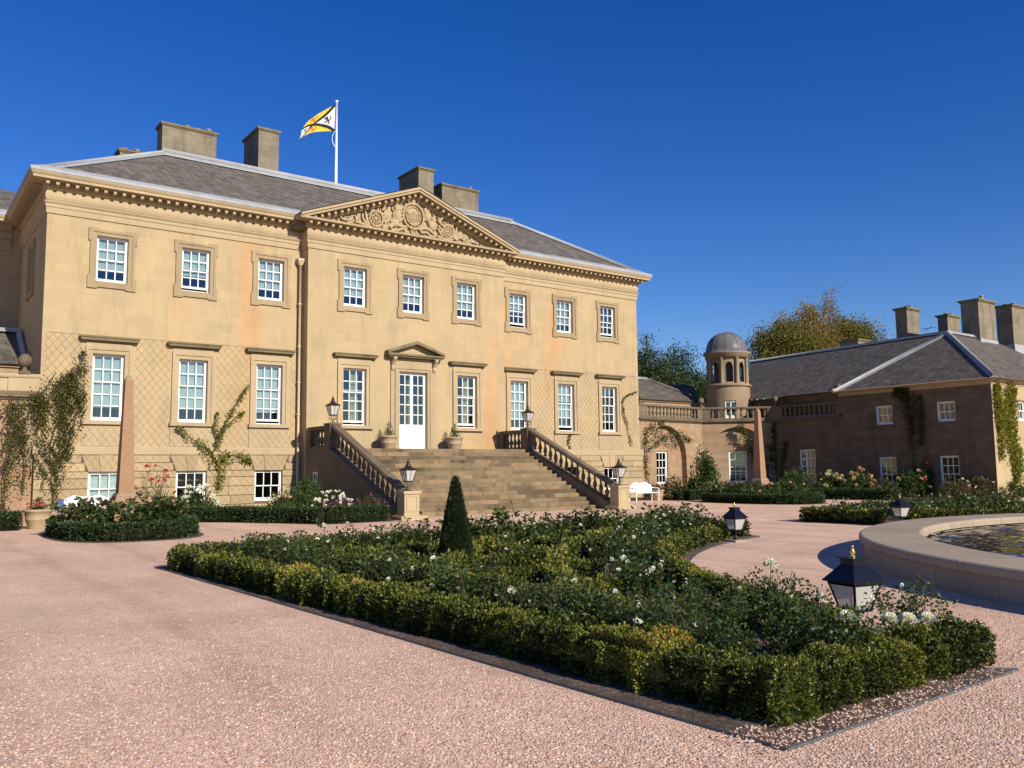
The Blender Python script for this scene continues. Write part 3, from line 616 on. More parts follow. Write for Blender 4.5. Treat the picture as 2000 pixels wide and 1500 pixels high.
# roundels
for (x, y, r, cr) in ((550, 338, .34, (500, 215)), (1375, 490, .30, (1330, 380))):
    ringc(x, y, r, r*1.12, .06, 20, .08); ringc(x, y, r*.62, r*.7, .03, 16, .08); blob(x, y, r*.3, r*.34, .09)
    for k in range(8): a = 2*PI*k/8; X, Zz = cp(x, y); arms.ell((X+r*.45*math.cos(a), YB-.04, Zz+r*.5*math.sin(a)), (.05, .07, .06), 6, 4)
    for k in range(5): curve([(cr[0]+24*k, cr[1]+52+3*k), (cr[0]-8+26*k, cr[1]+10), (cr[0]-4+26*k, cr[1])], .045, .03, .07)
    for k in range(7): t = PI*(1.05+.9*k/6); X, Zz = cp(x, y); arms.ell((X+r*1.35*math.cos(t), YB-.03, Zz+r*1.45*math.sin(t)), (.09, .08, .07), 6, 4)
for c in ([(440, 400), (400, 340), (390, 280)], [(470, 420), (440, 340), (425, 250)], [(490, 440), (400, 400), (350, 385), (330, 360)], [(510, 450), (440, 420), (380, 410)], [(330, 390), (320, 340), (305, 295)], [(350, 345), (320, 330), (310, 300)], [(290, 370), (240, 385), (215, 360)], [(280, 340), (240, 330), (225, 310)], [(200, 350), (160, 340), (140, 315)], [(270, 355), (210, 350), (150, 330)],
          [(630, 440), (660, 400), (640, 350), (690, 310)], [(620, 450), (690, 420), (680, 370)], [(610, 240), (650, 220), (640, 190), (670, 200)], [(600, 280), (640, 290), (650, 250)], [(560, 460), (640, 465), (690, 440)], [(480, 440), (560, 470), (620, 455)],
          [(1260, 310), (1270, 350), (1300, 380)], [(1255, 350), (1290, 400), (1330, 430)], [(1310, 330), (1280, 370), (1300, 420)], [(1260, 420), (1300, 470), (1320, 520)], [(1255, 450), (1280, 500), (1300, 540)], [(1250, 540), (1310, 570), (1380, 580), (1440, 580)], [(1300, 560), (1350, 585), (1420, 590)],
          [(1440, 570), (1460, 510), (1475, 440)], [(1450, 580), (1490, 520), (1520, 480)], [(1460, 590), (1510, 560), (1560, 590), (1545, 615)], [(1500, 560), (1550, 540), (1580, 515)], [(1560, 600), (1600, 620), (1640, 630)], [(1620, 600), (1660, 610), (1720, 630)], [(1580, 590), (1640, 605), (1690, 600)], [(1440, 470), (1435, 520), (1445, 560)]):
    curve(c, .085, .04, .06)
for k in range(46):                                              # small leaf curls filling the field between the main figures
    x = random.uniform(240, 1620); ymid = 420+(x-700)*.16; half = max(20, 150*(1-abs(x-930)/720)); y = ymid+random.uniform(-half*.9, half*.45); a = random.uniform(0, 6.28)
    curve([(x, y), (x+16*math.cos(a), y+14*math.sin(a)), (x+24*math.cos(a+.9), y+22*math.sin(a+.9)), (x+14*math.cos(a+2), y+18*math.sin(a+2))], .045, .02, .03)
part('carved_arms', arms, 'relief', tymp, label='carved coat of arms with shield, crown, two supporters and scrolls')
# roof
RZ, RX, RY0, RY1 = 16.65, 10.1, 5.1, 9.7
ey, ez, exx = -0.42, 13.07, 15.92
A = [(-exx, ey, ez), (exx, ey, ez), (exx, 15.22, ez), (-exx, 15.22, ez), (-RX, RY0, RZ), (RX, RY0, RZ), (RX, RY1, RZ), (-RX, RY1, RZ)]
roof = part('roof', MB().add(A, [(0, 1, 5, 4), (1, 2, 6, 5), (2, 3, 7, 6), (3, 0, 4, 7), (4, 5, 6, 7)]), 'slate', house)
gz = PB+.10
yg = lambda z: ey+(z-ez)*(RY0-ey)/(RZ-ez)
G0 = AZ+0.04
part('pediment_roof', MB().add([(-EX-.04, -1.36, gz), (0, -1.36, G0), (0, yg(G0)+.1, G0), (-EX-.04, -0.2, gz), (EX+.04, -1.36, gz), (EX+.04, -0.2, gz)], [(0, 1, 2, 3), (1, 4, 5, 2)]), 'lead', roof)
lead_pr = [(0.30, 12.985), (0.70, 12.985), (0.71, 13.10), (0.55, 13.17), (0.20, 13.36), (0.12, 13.37), (0.12, 13.2)]
part('lead_gutter', MB().sweep(lead_pr, [(-HX, 14.0), (-HX, 0), (-PX-.22, 0)]), 'lead', roof)
part('lead_gutter', MB().sweep(lead_pr, [(PX+.25, 0), (HX, 0), (HX, 14.0)]), 'lead', roof)
def lead_strip(a, b, wd, nup, name='lead_hip', par=None, mat='lead'):
    a, b = Vector(a), Vector(b); t = (b-a).normalized(); n = Vector(nup).normalized(); sd = t.cross(n).normalized(); n = sd.cross(t).normalized()
    mb = MB()
    for sgn in (-1, 1):
        s2 = sd*wd*sgn; drop = -n*wd*0.28
        mb.hexa([a+n*.015, b+n*.015, b+s2+drop+n*.015, a+s2+drop+n*.015, a+n*.05, b+n*.05, b+s2+drop+n*.05, a+s2+drop+n*.05])
    mb.tube([a+n*.07, b+n*.07], 0.075, 8)
    return part(name, mb, mat, par or roof)
lead_strip(A[0], A[4], 0.26, (0, 0, 1)); lead_strip(A[1], A[5], 0.26, (0, 0, 1))
for (x0, x1) in ((-RX-.1, RX+.1),):
    mb = MB().box(x0, x1, RY0-0.05, RY0+0.5, RZ-.02, RZ+.12); mb.hexa([(x0, RY0-.42, RZ-.21), (x1, RY0-.42, RZ-.21), (x1, RY0-.05, RZ-.01), (x0, RY0-.05, RZ-.01), (x0, RY0-.42, RZ-.17), (x1, RY0-.42, RZ-.17), (x1, RY0-.05, RZ+.06), (x0, RY0-.05, RZ+.06)])
    mb.tube([(x0, RY0, RZ+.14), (x1, RY0, RZ+.14)], 0.12, 10); part('lead_ridge', mb, 'lead', roof)
# chimneys
pot = MB().lathe([(0.11, 0), (0.14, 0.03), (0.12, 0.08), (0.10, 0.30), (0.13, 0.33), (0.13, 0.38), (0.09, 0.38), (0.08, 0.2)], 10).mesh('chimney_pot', M['terracotta'])
def chimney(root, x0, x1, y0, y1, z0, z1, pots=3, alongx=True, lean=None, capd=0.09, lead=False, ps=1.0, pmat=None):
    c = part('chimney', MB().box(x0, x1, y0, y1, z0, z1-0.16), 'chimney', root)
    part('cap', MB().box(x0-capd*.5, x1+capd*.5, y0-capd*.5, y1+capd*.5, z1-0.16, z1-0.10).box(x0-capd, x1+capd, y0-capd, y1+capd, z1-0.10, z1), 'hood', c)
    if lead: part('flashing', MB().box(x0-.06, x1+.06, y0-.06, y1+.06, z0, z0+lead), 'lead', c)
    for i in range(pots):
        t = (i+.5)/pots; q = (x0+(x1-x0)*t, (y0+y1)/2, z1-.005) if alongx else ((x0+x1)/2, y0+(y1-y0)*t, z1-.005)
        place('chimney_pot', pot, c, q, 0, (ps*random.uniform(.9, 1.15),)*2+(ps*random.uniform(.35, .8),))
    return c
chimney(house, -9.72, -7.08, 7.0, 7.95, RZ, 18.93, 5); chimney(house, -5.15, -4.07, 6.3, 8.5, RZ, 19.5, 0, False); chimney(house, 4.36, 5.38, 6.3, 8.6, RZ, 19.35, 0, False); chimney(house, 6.4, 9.05, 7.0, 7.95, RZ, 18.95, 4)
chimney(house, -11.1, -9.9, 9.5, 10.4, RZ-1.2, 18.05, 2)
part('lead_ridge', MB().box(-5.4, -3.7, 5.9, 6.3, RZ, RZ+.45), 'lead', roof)
# downpipe in the angle left of the centre block
dp = MB().tube([(-PX-.16, -.16, 10.9), (-PX-.16, -.16, 3.05), (-PX-.22, -.34, 2.75), (-PX-.22, -.34, 0.15)], 0.062, 8)
for z in (9.1, 7.2, 5.6, 4.2, 2.2): dp.lathe([(0.062, z-.05), (0.085, z-.04), (0.085, z+.04), (0.062, z+.05)], 8, (-PX-.16, -.16) if z > 3 else (-PX-.22, -.34))
dpo = part('downpipe', dp, 'pipe', house)
part('hopper', MB().frustum(10.85, .07, 11.05, .15, -PX-.16, -.17).frustum(11.05, .16, 11.15, .16, -PX-.16, -.17), 'pipe', dpo)
part('gutter_box', MB().box(-PX-.62, -PX-.02, -.62, -.10, 12.42, 12.97), 'hood', house)
# door, its surround and hood
door = MB(); d1 = -0.16
F = lambda *q: door.fbox(CE, *q)
hw = DOORW/2
F(-hw, -hw+.05, d1-.08, d1, DZ0, DZ1); F(hw-.05, hw, d1-.08, d1, DZ0, DZ1); F(-hw+.05, hw-.05, d1-.08, d1-.003, DZ1-.05, DZ1)
dr = part('door', door, 'white', house)
for s in (-1, 1):
    mb = MB(); a, b = (-hw+.055, -.004) if s < 0 else (.004, hw-.055); dd = d1-.01
    f2 = lambda *q: mb.fbox(CE, *q)
    pz0, pz1 = DZ0+1.2, DZ1-.14
    f2(a, a+.075, dd-.045, dd, DZ0+.02, DZ1-.055); f2(b-.075, b, dd-.045, dd, DZ0+.02, DZ1-.055); f2(a+.075, b-.075, dd-.045, dd-.002, pz1, DZ1-.055)
    f2(a+.075, b-.075, dd-.045, dd-.004, DZ0+.02, pz0); f2(a+.12, b-.12, dd-.004, dd+.012, DZ0+.18, pz0-.15)
    u0, u1 = a+.075, b-.075
    f2((u0+u1)/2-.018, (u0+u1)/2+.018, dd-.036, dd-.006, pz0, pz1)
    for j in range(1, 5): z = pz0+(pz1-pz0)*j/5; f2(u0, u1, dd-.038, dd-.009, z-.018, z+.018)
    lf = part('door_leaf', mb, 'white', dr)
    for i in range(2):
        for j in range(5): place('pane', pane_mesh((u1-u0)/2-.02, (pz1-pz0)/5-.02), lf, CE.p(u0+(u1-u0)*(i+.5)/2, dd-.024, pz0+(pz1-pz0)*(j+.5)/5))
    hb = MB().ell(CE.p(s*.10, dd+.035, DZ0+1.08), (.028, .028, .028), 8, 5); part('knob', hb, 'brass', lf)
rm = MB(); P = CE.p
v = [P(-1.1, -.25, DZ0-.1), P(1.1, -.25, DZ0-.1), P(1.1, -.25, DZ1+.2), P(-1.1, -.25, DZ1+.2), P(-1.1, -3, DZ0-.1), P(1.1, -3, DZ0-.1), P(1.1, -3, DZ1+.2), P(-1.1, -3, DZ1+.2)]
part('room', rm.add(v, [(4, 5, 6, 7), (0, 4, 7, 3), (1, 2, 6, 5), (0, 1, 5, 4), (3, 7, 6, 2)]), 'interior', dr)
mb = MB()
for k in range(8): mb.fbox(CE, -.20+.045*k, -.16+.045*k, -.5-.03*(k % 2), -.48-.03*(k % 2), DZ0+.2, DZ1-.3)
part('curtain', mb, 'curtain', dr)
mb = MB()
for (i, o, d) in ((0, .12, .05), (.12, .24, .09)):
    mb.fbox(CE, -hw-o, -hw-i, .002, d, DZ0, DZ1+i); mb.fbox(CE, hw+i, hw+o, .002, d, DZ0, DZ1+i); mb.fbox(CE, -hw-o, hw+o, .002, d+.001, DZ1+i, DZ1+o)
for s in (-1, 1): u = s*(hw+.36); mb.fbox(CE, u-.10, u+.10, .002, .06, DZ0, 6.95)
ds = part('door_surround', mb, 'trim', dr)
mb = MB().fbox(CE, -hw-.24, hw+.24, .002, .055, DZ1+.24, 6.95); part('frieze', mb, 'trim', dr)
for s in (-1, 1):
    u = s*(hw+.36); mb = MB()
    prof = [(.0, 6.98), (.34, 6.98), (.34, 6.88), (.22, 6.75), (.12, 6.60), (.16, 6.48), (.12, 6.38), (.0, 6.36)]
    vs = [CE.p(u-.085, d, z) for d, z in prof]+[CE.p(u+.085, d, z) for d, z in prof]; n = len(prof)
    mb.add(vs, [tuple(range(n)), tuple(range(2*n-1, n-1, -1))]+[(i, i+n, (i+1) % n+n, (i+1) % n) for i in range(n)]); part('console', mb, 'trim', dr)
mb = MB(); hx = 1.52
mb.fbox(CE, -hx+.08, hx-.08, .002, .34, 6.98, 7.05).fbox(CE, -hx, hx, .002, .42, 7.05, 7.14)
for s in (-1, 1):
    P = CE.p; za = 7.78
    mb.hexa([P(0, .42, za-.15), P(s*hx, .42, 7.142), P(s*hx, .0, 7.142), P(0, .0, za-.15), P(0, .42, za), P(s*hx, .42, 7.26), P(s*hx, .0, 7.26), P(0, .0, za)])
hd = part('hood', mb, 'hood', dr)
part('tympanum', MB().add([CE.p(-hx+.1, .06, 7.141), CE.p(hx-.1, .06, 7.141), CE.p(0, .06, 7.70)], [(0, 1, 2)]), 'trim', hd)

# rear-left wing glimpsed behind the side of the house
rw = thing('rear_wing', 'tall rear wing of the house glimpsed at the far left edge', 'wing', (-19, 12, 0))
fr = Frame((-23, 7.2), (1, 0))
part('wall', facade(fr, 0, 7.5, 0, EV, [(2.2, 3.3, Z2, Z1), (2.2, 3.3, Z4, Z3)]), 'ashlar', rw); part('wall', facade(Frame((-23, 20), (0, -1)), 0, 12.8, 0, EV, []), 'ashlar', rw)
for a, b in ((Z2, Z1), (Z4, Z3)): sash(rw, fr, 2.75, a, b, 1.1, 3, 4, 2, blind=.6)
part('cornice', MB().sweep(prC, [(-23, 20), (-23, 7.2), (-15.9, 7.2)]), 'trim', rw)
for i in range(18): place('dentil', dent, rw, (-22.8+i*.34, 7.04, 12.64))
part('roof', MB().add([(-23.5, 6.7, 13.0), (-15.5, 6.7, 13.0), (-15.5, 11, 15.4), (-19.2, 11, 15.4), (-23.5, 20, 13.0), (-19.2, 20, 15.4)], [(0, 1, 2, 3), (0, 3, 5, 4)]), 'slate', rw)
part('lead_gutter', MB().sweep(lead_pr, [(-23, 20), (-23, 7.2), (-15.9, 7.2)]), 'lead', rw)
# ================================================================== staircase
stair = thing('stone_staircase', 'broad weathered stone staircase with balustrades leading up to the front door', 'staircase', (0, -5, 0))
NR, LZ = 16, 2.67; RI = LZ/NR; TR = 0.338; SY = -3.05          # landing edge
SW = 4.86
for i in range(NR):
    z1 = LZ-i*RI; y1 = -0.68 if i == 0 else SY-(i-1)*TR+0.03; y0 = SY-i*TR
    n = random.choice([6, 7, 8]); es = [-SW+2*SW*(k+(random.uniform(-.25, .25) if 0 < k < n else 0))/n for k in range(n+1)]
    for a, b in zip(es, es[1:]):
        g = 0.003; jz = random.uniform(-.004, .004); c = 0.012; zt = z1+jz; zb = z1-RI+0.002 if i < NR-1 else -0.02
        v = [(a+g, y0, zb), (b-g, y0, zb), (b-g, y1, zb), (a+g, y1, zb), (a+g, y0, zt-c*1.6), (b-g, y0, zt-c*1.6), (b-g, y1, zt), (a+g, y1, zt), (a+g, y0+c, zt), (b-g, y0+c, zt)]
        part('step_block', MB().add(v, [(3, 2, 1, 0), (0, 1, 5, 4), (4, 5, 9, 8), (8, 9, 6, 7), (1, 2, 6, 9, 5), (2, 3, 7, 6), (3, 0, 4, 8, 7)]), 'step', stair)
part('stair_core', MB().add([(-SW, -.7, 0), (-SW, SY, 0), (-SW, SY-(NR-1)*TR, 0), (-SW, SY, LZ-RI), (-SW, -.7, LZ-RI), (SW, -.7, 0), (SW, SY, 0), (SW, SY-(NR-1)*TR, 0), (SW, SY, LZ-RI), (SW, -.7, LZ-RI)], [(0, 2, 3, 4), (5, 9, 8, 7), (2, 7, 8, 3)]), 'step', stair)
BX = 5.10; PY = -9.15; RT = 3.62                                # rail top at the landing
bal = MB().lathe([(.075, 0), (.075, .05), (.05, .07), (.06, .10), (.095, .20), (.085, .28), (.045, .40), (.04, .50), (.06, .54), (.055, .57), (.075, .60), (.075, .64)], 8).mesh('baluster', M['weathered'])
for s in (-1, 1):
    x = s*BX; xi, xo = x-.17, x+.17
    sl0 = (RT-1.10)/(-3.2-(PY+.30)); zr = lambda y: RT+(y+3.2)*sl0                      # top of sloping rail (y negative downhill)
    mb = MB()                                                     # stringer wall under the balusters
    v = [(-.24, -.70, 0), (-.24, PY+.2, 0), (-.24, PY+.2, zr(PY+.2)-.86), (-.24, -3.0, LZ+.02), (-.24, -.70, LZ+.02)]
    n = len(v); vs = [(x+a, b, c) for a, b, c in v]+[(x-a, b, c) for a, b, c in v]
    mb.add(vs, [tuple(range(n)), tuple(range(2*n-1, n-1, -1))]+[(i, (i+1) % n, (i+1) % n+n, i+n) for i in range(n)]); st = part('stringer_wall', mb, 'weathered', stair)
    mb = MB(); yb, ya = PY+.22, -3.12
    for (h0, h1, hw) in ((-.16, -.05, .20), (-.05, 0.0, .16)):
        mb.hexa([(x-hw, yb, zr(yb)+h0), (x+hw, yb, zr(yb)+h0), (x+hw, ya, zr(ya)+h0), (x-hw, ya, zr(ya)+h0), (x-hw, yb, zr(yb)+h1), (x+hw, yb, zr(yb)+h1), (x+hw, ya, zr(ya)+h1), (x-hw, ya, zr(ya)+h1)])
    part('handrail', mb, 'weathered', stair)
    part('handrail', MB().box(x-.20, x+.20, -2.62, -.72, RT-.16, RT-.05).box(x-.16, x+.16, -2.62, -.72, RT-.05, RT), 'weathered', stair)
    part('pedestal', MB().box(x-.25, x+.25, -3.14, -2.60, LZ+.02, RT+.02).box(x-.28, x+.28, -3.17, -2.57, RT+.02, RT+.08), 'weathered', stair)
    part('pedestal', MB().box(x-.20, x+.20, -1.06, -.70, LZ+.02, RT-.16), 'weathered', stair)
    for k in range(5): place('baluster', bal, stair, (x, -1.20-.305*k, LZ+.10), 0, (1, 1, 1.07))
    part('plinth_rail', MB().box(x-.2, x+.2, -2.6, -1.06, LZ+.02, LZ+.10), 'weathered', stair)
    nb = 15
    for k in range(nb):
        y = -3.42-(5.35)*(k+.0)/(nb-1)*1.0
        place('baluster', bal, stair, (x, y, zr(y)-.87), 0, (1, 1, 1.14))
    pb = MB().box(x-.52, x+.52, PY-.46, PY+.40, 0, .14).box(x-.34, x+.34, PY-.31, PY+.29, .14, .22).box(x-.30, x+.30, PY-.27, PY+.25, .22, .90).box(x-.35, x+.35, PY-.32, PY+.30, .90, 1.0)
    part('pedestal', pb, 'trim', stair)
    part('panel_moulding', MB().box(x-.22, x+.22, PY-.285, PY-.27, .28, .32).box(x-.22, x+.22, PY-.285, PY-.27, .80, .84).box(x-.22, x-.18, PY-.285, PY-.27, .32, .80).box(x+.18, x+.22, PY-.285, PY-.27, .32, .80), 'trim', stair)
# small window low in the left stringer wall
fr = Frame((-BX-.24, -1.2), (0, -1)); part('stair_window', MB().fbox(fr, .35, .40, .002, .03, .9, 1.7).fbox(fr, .75, .80, .002, .03, .9, 1.7).fbox(fr, .40, .75, .002, .03, .9, .95).fbox(fr, .40, .75, .002, .03, 1.28, 1.32).fbox(fr, .40, .75, .002, .03, 1.65, 1.7).fbox(fr, .56, .59, .002, .025, .95, 1.65), 'white', stair)

# ------------------------------------------------------------------ lanterns
def frost():
    m, nt, b = new_mat('frosted_lantern_glass'); b.inputs['Base Color'].default_value = (0.62, 0.62, 0.60, 1); b.inputs['Roughness'].default_value = 0.25
    t = N(nt, 'ShaderNodeBsdfTransparent'); mx = N(nt, 'ShaderNodeMixShader'); mx.inputs[0].default_value = 0.35
    nt.links.new(b.outputs[0], mx.inputs[1]); nt.links.new(t.outputs[0], mx.inputs[2]); nt.links.new(mx.outputs[0], nt.nodes['Material Output'].inputs[0]); return m
M['frost'] = frost()
def panel(mb, a0, z0, a1, z1, q):
    cs = [(-1, -1), (1, -1), (1, 1), (-1, 1)]; (ax, ay), (bx, by) = cs[q], cs[(q+1) % 4]
    return mb.add([(ax*a0, ay*a0, z0), (bx*a0, by*a0, z0), (bx*a1, by*a1, z1), (ax*a1, ay*a1, z1)], [(0, 1, 2, 3)])
def stair_lantern(label, loc):
    t = thing('stair_lantern', label, 'lantern', loc, 'lanterns on the stair pedestals', world=False)
    mb = MB().frustum(0, .13, .03, .12).lathe([(.03, .03), (.045, .06), (.02, .10), (.02, .16)], 8)
    for q in range(4):
        a = PI/4+PI/2*q; c, s_ = math.cos(a), math.sin(a)
        mb.tube([(.0*c, .0*s_, .12), (.10*c, .10*s_, .16), (.13*c, .13*s_, .23), (.10*c, .10*s_, .31), (.14*c, .14*s_, .335)], .012, 5)
        mb.tube([(.10*c, .10*s_, .16), (.18*c, .18*s_, .19), (.17*c, .17*s_, .23)], .008, 5)
    part('base', mb, 'iron2', t)
    z0, z1, a0, a1 = .335, .74, .115, .215
    fm = MB().frustum(z0-.02, a0+.012, z0+.02, a0+.016).frustum(z1-.02, a1+.006, z1+.02, a1+.02)
    for sx, sy in ((-1, -1), (1, -1), (1, 1), (-1, 1)): fm.tube([(sx*a0, sy*a0, z0), (sx*a1, sy*a1, z1)], .014, 5)
    for (x0, y0) in ((0, -1), (1, 0), (0, 1), (-1, 0)): fm.tube([(x0*a0, y0*a0, z0), (x0*a1, y0*a1, z1)], .008, 4)
    part('frame', fm, 'iron2', t)
    for q in range(4): part('glass_panel', panel(MB(), a0-.004, z0+.02, a1-.004, z1-.02, q), 'frost', t)
    rf = MB().lathe([(.30, .75), (.285, .775), (.20, .815), (.12, .86), (.09, .90), (.10, .92), (.085, .935), (.06, .95), (.06, 1.0), (.085, 1.015), (.04, 1.03), (.022, 1.06), (.045, 1.085), (.015, 1.11), (.012, 1.15), (.001, 1.165)], 12)
    rf.frustum(.745, .225, .765, .23); part('cap', rf, 'iron2', t)
    return t
stair_lantern('black lantern on the front pedestal at the left foot of the stairs', (-BX, PY, 1.0))
stair_lantern('black lantern on the front pedestal at the right foot of the stairs', (BX, PY, 1.0))
stair_lantern('black lantern at the top of the left stair balustrade', (-BX, -2.87, RT+.08))
stair_lantern('black lantern at the top of the right stair balustrade', (BX, -2.87, RT+.08))
def garden_lantern(label, loc, rotz=0):
    t = thing('garden_lantern', label, 'lantern', loc, 'low black lanterns round the pool', world=False, rotz=rotz)
    part('footing', MB().box(-.19, .19, -.19, .19, 0, .05), 'basin', t)
    part('post', MB().lathe([(.07, .05), (.07, .07), (.035, .09), (.03, .2), (.05, .22), (.03, .24), (.03, .27)], 10), 'iron', t)
    z0, z1, a0, a1 = .27, .545, .105, .175
    fm = MB().frustum(z0-.015, a0+.01, z0+.012, a0+.012).frustum(z1-.03, a1-.006, z1, a1+.008)
    for sx, sy in ((-1, -1), (1, -1), (1, 1), (-1, 1)): fm.tube([(sx*a0, sy*a0, z0), (sx*a1, sy*a1, z1)], .013, 4)
    part('frame', fm, 'iron', t)
    for q in range(4): part('glass_panel', panel(MB(), a0-.004, z0+.012, a1-.004, z1-.03, q), 'frost', t)
    part('cap', MB().frustum(z1, .215, z1+.02, .215).frustum(z1+.02, .208, z1+.17, .085).frustum(z1+.17, .085, z1+.225, .085).frustum(z1+.225, .1, z1+.24, .1), 'iron', t)
    part('finial', MB().lathe([(.025, .785), (.03, .795), (.012, .81), (.033, .835), (.012, .86), (.009, .885), (.014, .90), (.001, .91)], 10), 'brass', t)
    return t
FC = np.array([0.0, -35.2])
garden_lantern('black lantern with brass finial among the white roses in the foreground', (-12.3, -30.85, 0), -0.22)
garden_lantern('black lantern on a small stone footing at the far corner of the rose bed', (-4.28, -22.84, 0), -0.10)
garden_lantern('black lantern rising just behind the pool rim', (3.0, -22.75, 0), -0.27)

# ------------------------------------------------------------------ round pool
pool = thing('round_pool', 'large round raised pool with pale stone coping and dark water', 'pool', (FC[0], FC[1], 0))
RO, RH = 10.05, 0.45
nseg = 48
def ringblock(r0, r1, z0, z1, a0, a1, nn=3, rnd=0.0):
    mb = MB(); vs = []; fs = []
    if rnd: prof = [(r0, z0), (r1-.03, z0), (r1, z0+.03), (r1, z1-rnd), (r1-rnd*.3, z1-rnd*.3), (r1-rnd, z1), (r0+rnd, z1), (r0+rnd*.3, z1-rnd*.3), (r0, z1-rnd)]
    else: prof = [(r0, z0), (r1, z0), (r1, z1), (r0, z1)]
    k = len(prof)
    for i in range(nn+1):
        a = a0+(a1-a0)*i/nn
        for r, z in prof: vs.append((FC[0]+r*math.cos(a), FC[1]+r*math.sin(a), z))
    for i in range(nn):
        for j in range(k): fs.append((i*k+j, i*k+(j+1) % k, (i+1)*k+(j+1) % k, (i+1)*k+j))
    fs.append(tuple(range(k-1, -1, -1))); fs.append(tuple(nn*k+j for j in range(k)))
    return mb.add(vs, fs)
for i in range(nseg):
    a0, a1 = 2*PI*i/nseg, 2*PI*(i+1)/nseg; g = .0007
    part('coping_stone', ringblock(9.02, RO+.07, RH-.15, RH, a0+g, a1-g, 4, .05), 'basin', pool)
    o = PI/nseg; part('wall_stone', ringblock(9.10, RO, -.03, RH-.152, a0+o+g*.6, a1+o-g*.6, 3), 'basin', pool)
wr = np.linspace(.02, 9.09, 170); wa = np.arange(560)*2*PI/560; gr, ga = np.meshgrid(wr, wa, indexing='ij'); gx, gy = gr*np.cos(ga), gr*np.sin(ga); gz0 = np.zeros_like(gx)
for _ in range(26):                                              # wind ripples
    lam = RNG.uniform(.14, .42); th = RNG.normal(.9, .7); gz0 += lam*.0078*np.sin((gx*math.cos(th)+gy*math.sin(th))*2*PI/lam+RNG.random()*6.28)*(.6+.4*np.sin(gx*.7+RNG.random()*6)*np.sin(gy*.8+RNG.random()*6))
wv_ = np.stack([FC[0]+gx, FC[1]+gy, RH-.20+gz0], -1).reshape(-1, 3); q_ = np.arange(170*560).reshape(170, 560); nx_ = np.roll(q_, -1, 1)
wf = np.stack([q_[:-1], q_[1:], nx_[1:], nx_[:-1]], -1).reshape(-1, 4)
me = bpy.data.meshes.new('water'); me.from_pydata(wv_.tolist(), [], wf.tolist()); me.polygons.foreach_set('use_smooth', [True]*len(wf)); me.materials.append(M['water']); part('water', me, None, pool)

# ------------------------------------------------------------------ obelisks
def obelisk(label, x, y):
    t = thing('obelisk', label, 'obelisk', (x, y, 0), 'pair of red sandstone obelisks', world=False)
    part('plinth', MB().box(-.42, .42, -.42, .42, 0, .30).box(-.34, .34, -.34, .34, .30, .80).box(-.40, .40, -.40, .40, .80, .85).box(-.46, .46, -.46, .46, .85, .91).box(-.42, .42, -.42, .42, .91, .96), 'obelisk', t)
    part('base_moulding', MB().frustum(.96, .32, 1.06, .29).frustum(1.06, .30, 1.16, .245), 'lichened', t)
    part('shaft', MB().frustum(1.16, .215, 4.42, .105), 'obelisk', t)
    part('tip', MB().frustum(4.42, .105, 4.56, .035), 'lichened', t)
obelisk('red sandstone obelisk in the flower bed left of the stairs', -14.45, -9.2)
obelisk('red sandstone obelisk in the round bed in front of the arched link', 14.45, -9.2)

# ------------------------------------------------------------------ white benches
def bench(label, x, y, rot=0, L=1.9):
    t = thing('garden_bench', label, 'bench', (x, y, 0), 'white garden benches', world=False, rotz=rot)
    h = L/2
    for sx in (-1, 1):
        part('leg', MB().tube([(sx*(h-.06), -.25, 0), (sx*(h-.07), -.23, .2), (sx*(h-.04), -.25, .43), (sx*(h-.05), -.24, .64)], .028, 6), 'bench', t)
        part('leg', MB().tube([(sx*(h-.06), .27, 0), (sx*(h-.07), .24, .4), (sx*(h-.07), .27, .75)], .028, 6), 'bench', t)
        part('armrest', MB().tube([(sx*(h-.05), .24, .68), (sx*(h-.02), .0, .68), (sx*(h-.03), -.24, .65), (sx*(h-.03), -.29, .60)], .03, 6), 'bench', t)
        for k in range(3): part('arm_scroll', MB().tube([(sx*(h-.05), .16-.14*k, .44), (sx*(h-.04), .20-.14*k, .52), (sx*(h-.04), .12-.14*k, .60), (sx*(h-.04), .16-.14*k, .67)], .012, 5), 'bench', t)
    part('seat', MB().box(-h+.05, h-.05, -.27, .25, .42, .455), 'bench', t)
    n = 24; top = lambda u: .92-.10*abs(u)+.10*math.exp(-((abs(u)-.45)/.22)**2)
    mb = MB()
    for i in range(n):
        u0, u1 = -1+2*i/n, -1+2*(i+1)/n
        mb.hexa([(u0*(h-.07), .235, .47), (u1*(h-.07), .235, .47), (u1*(h-.07), .255, .47), (u0*(h-.07), .255, .47), (u0*(h-.07), .275, top(u0)), (u1*(h-.07), .275, top(u1)), (u1*(h-.07), .30, top(u1)), (u0*(h-.07), .30, top(u0))])
    part('backrest', mb, 'bench', t)
    part('top_rail', MB().tube([((-1+2*i/n)*(h-.07), .29, top(-1+2*i/n)) for i in range(n+1)], .028, 6), 'bench', t)
bench('white garden bench partly behind pink roses at the left', -14.35, -3.45)
bench('white garden bench right of the staircase', 12.0, -3.75, 0, 1.75)

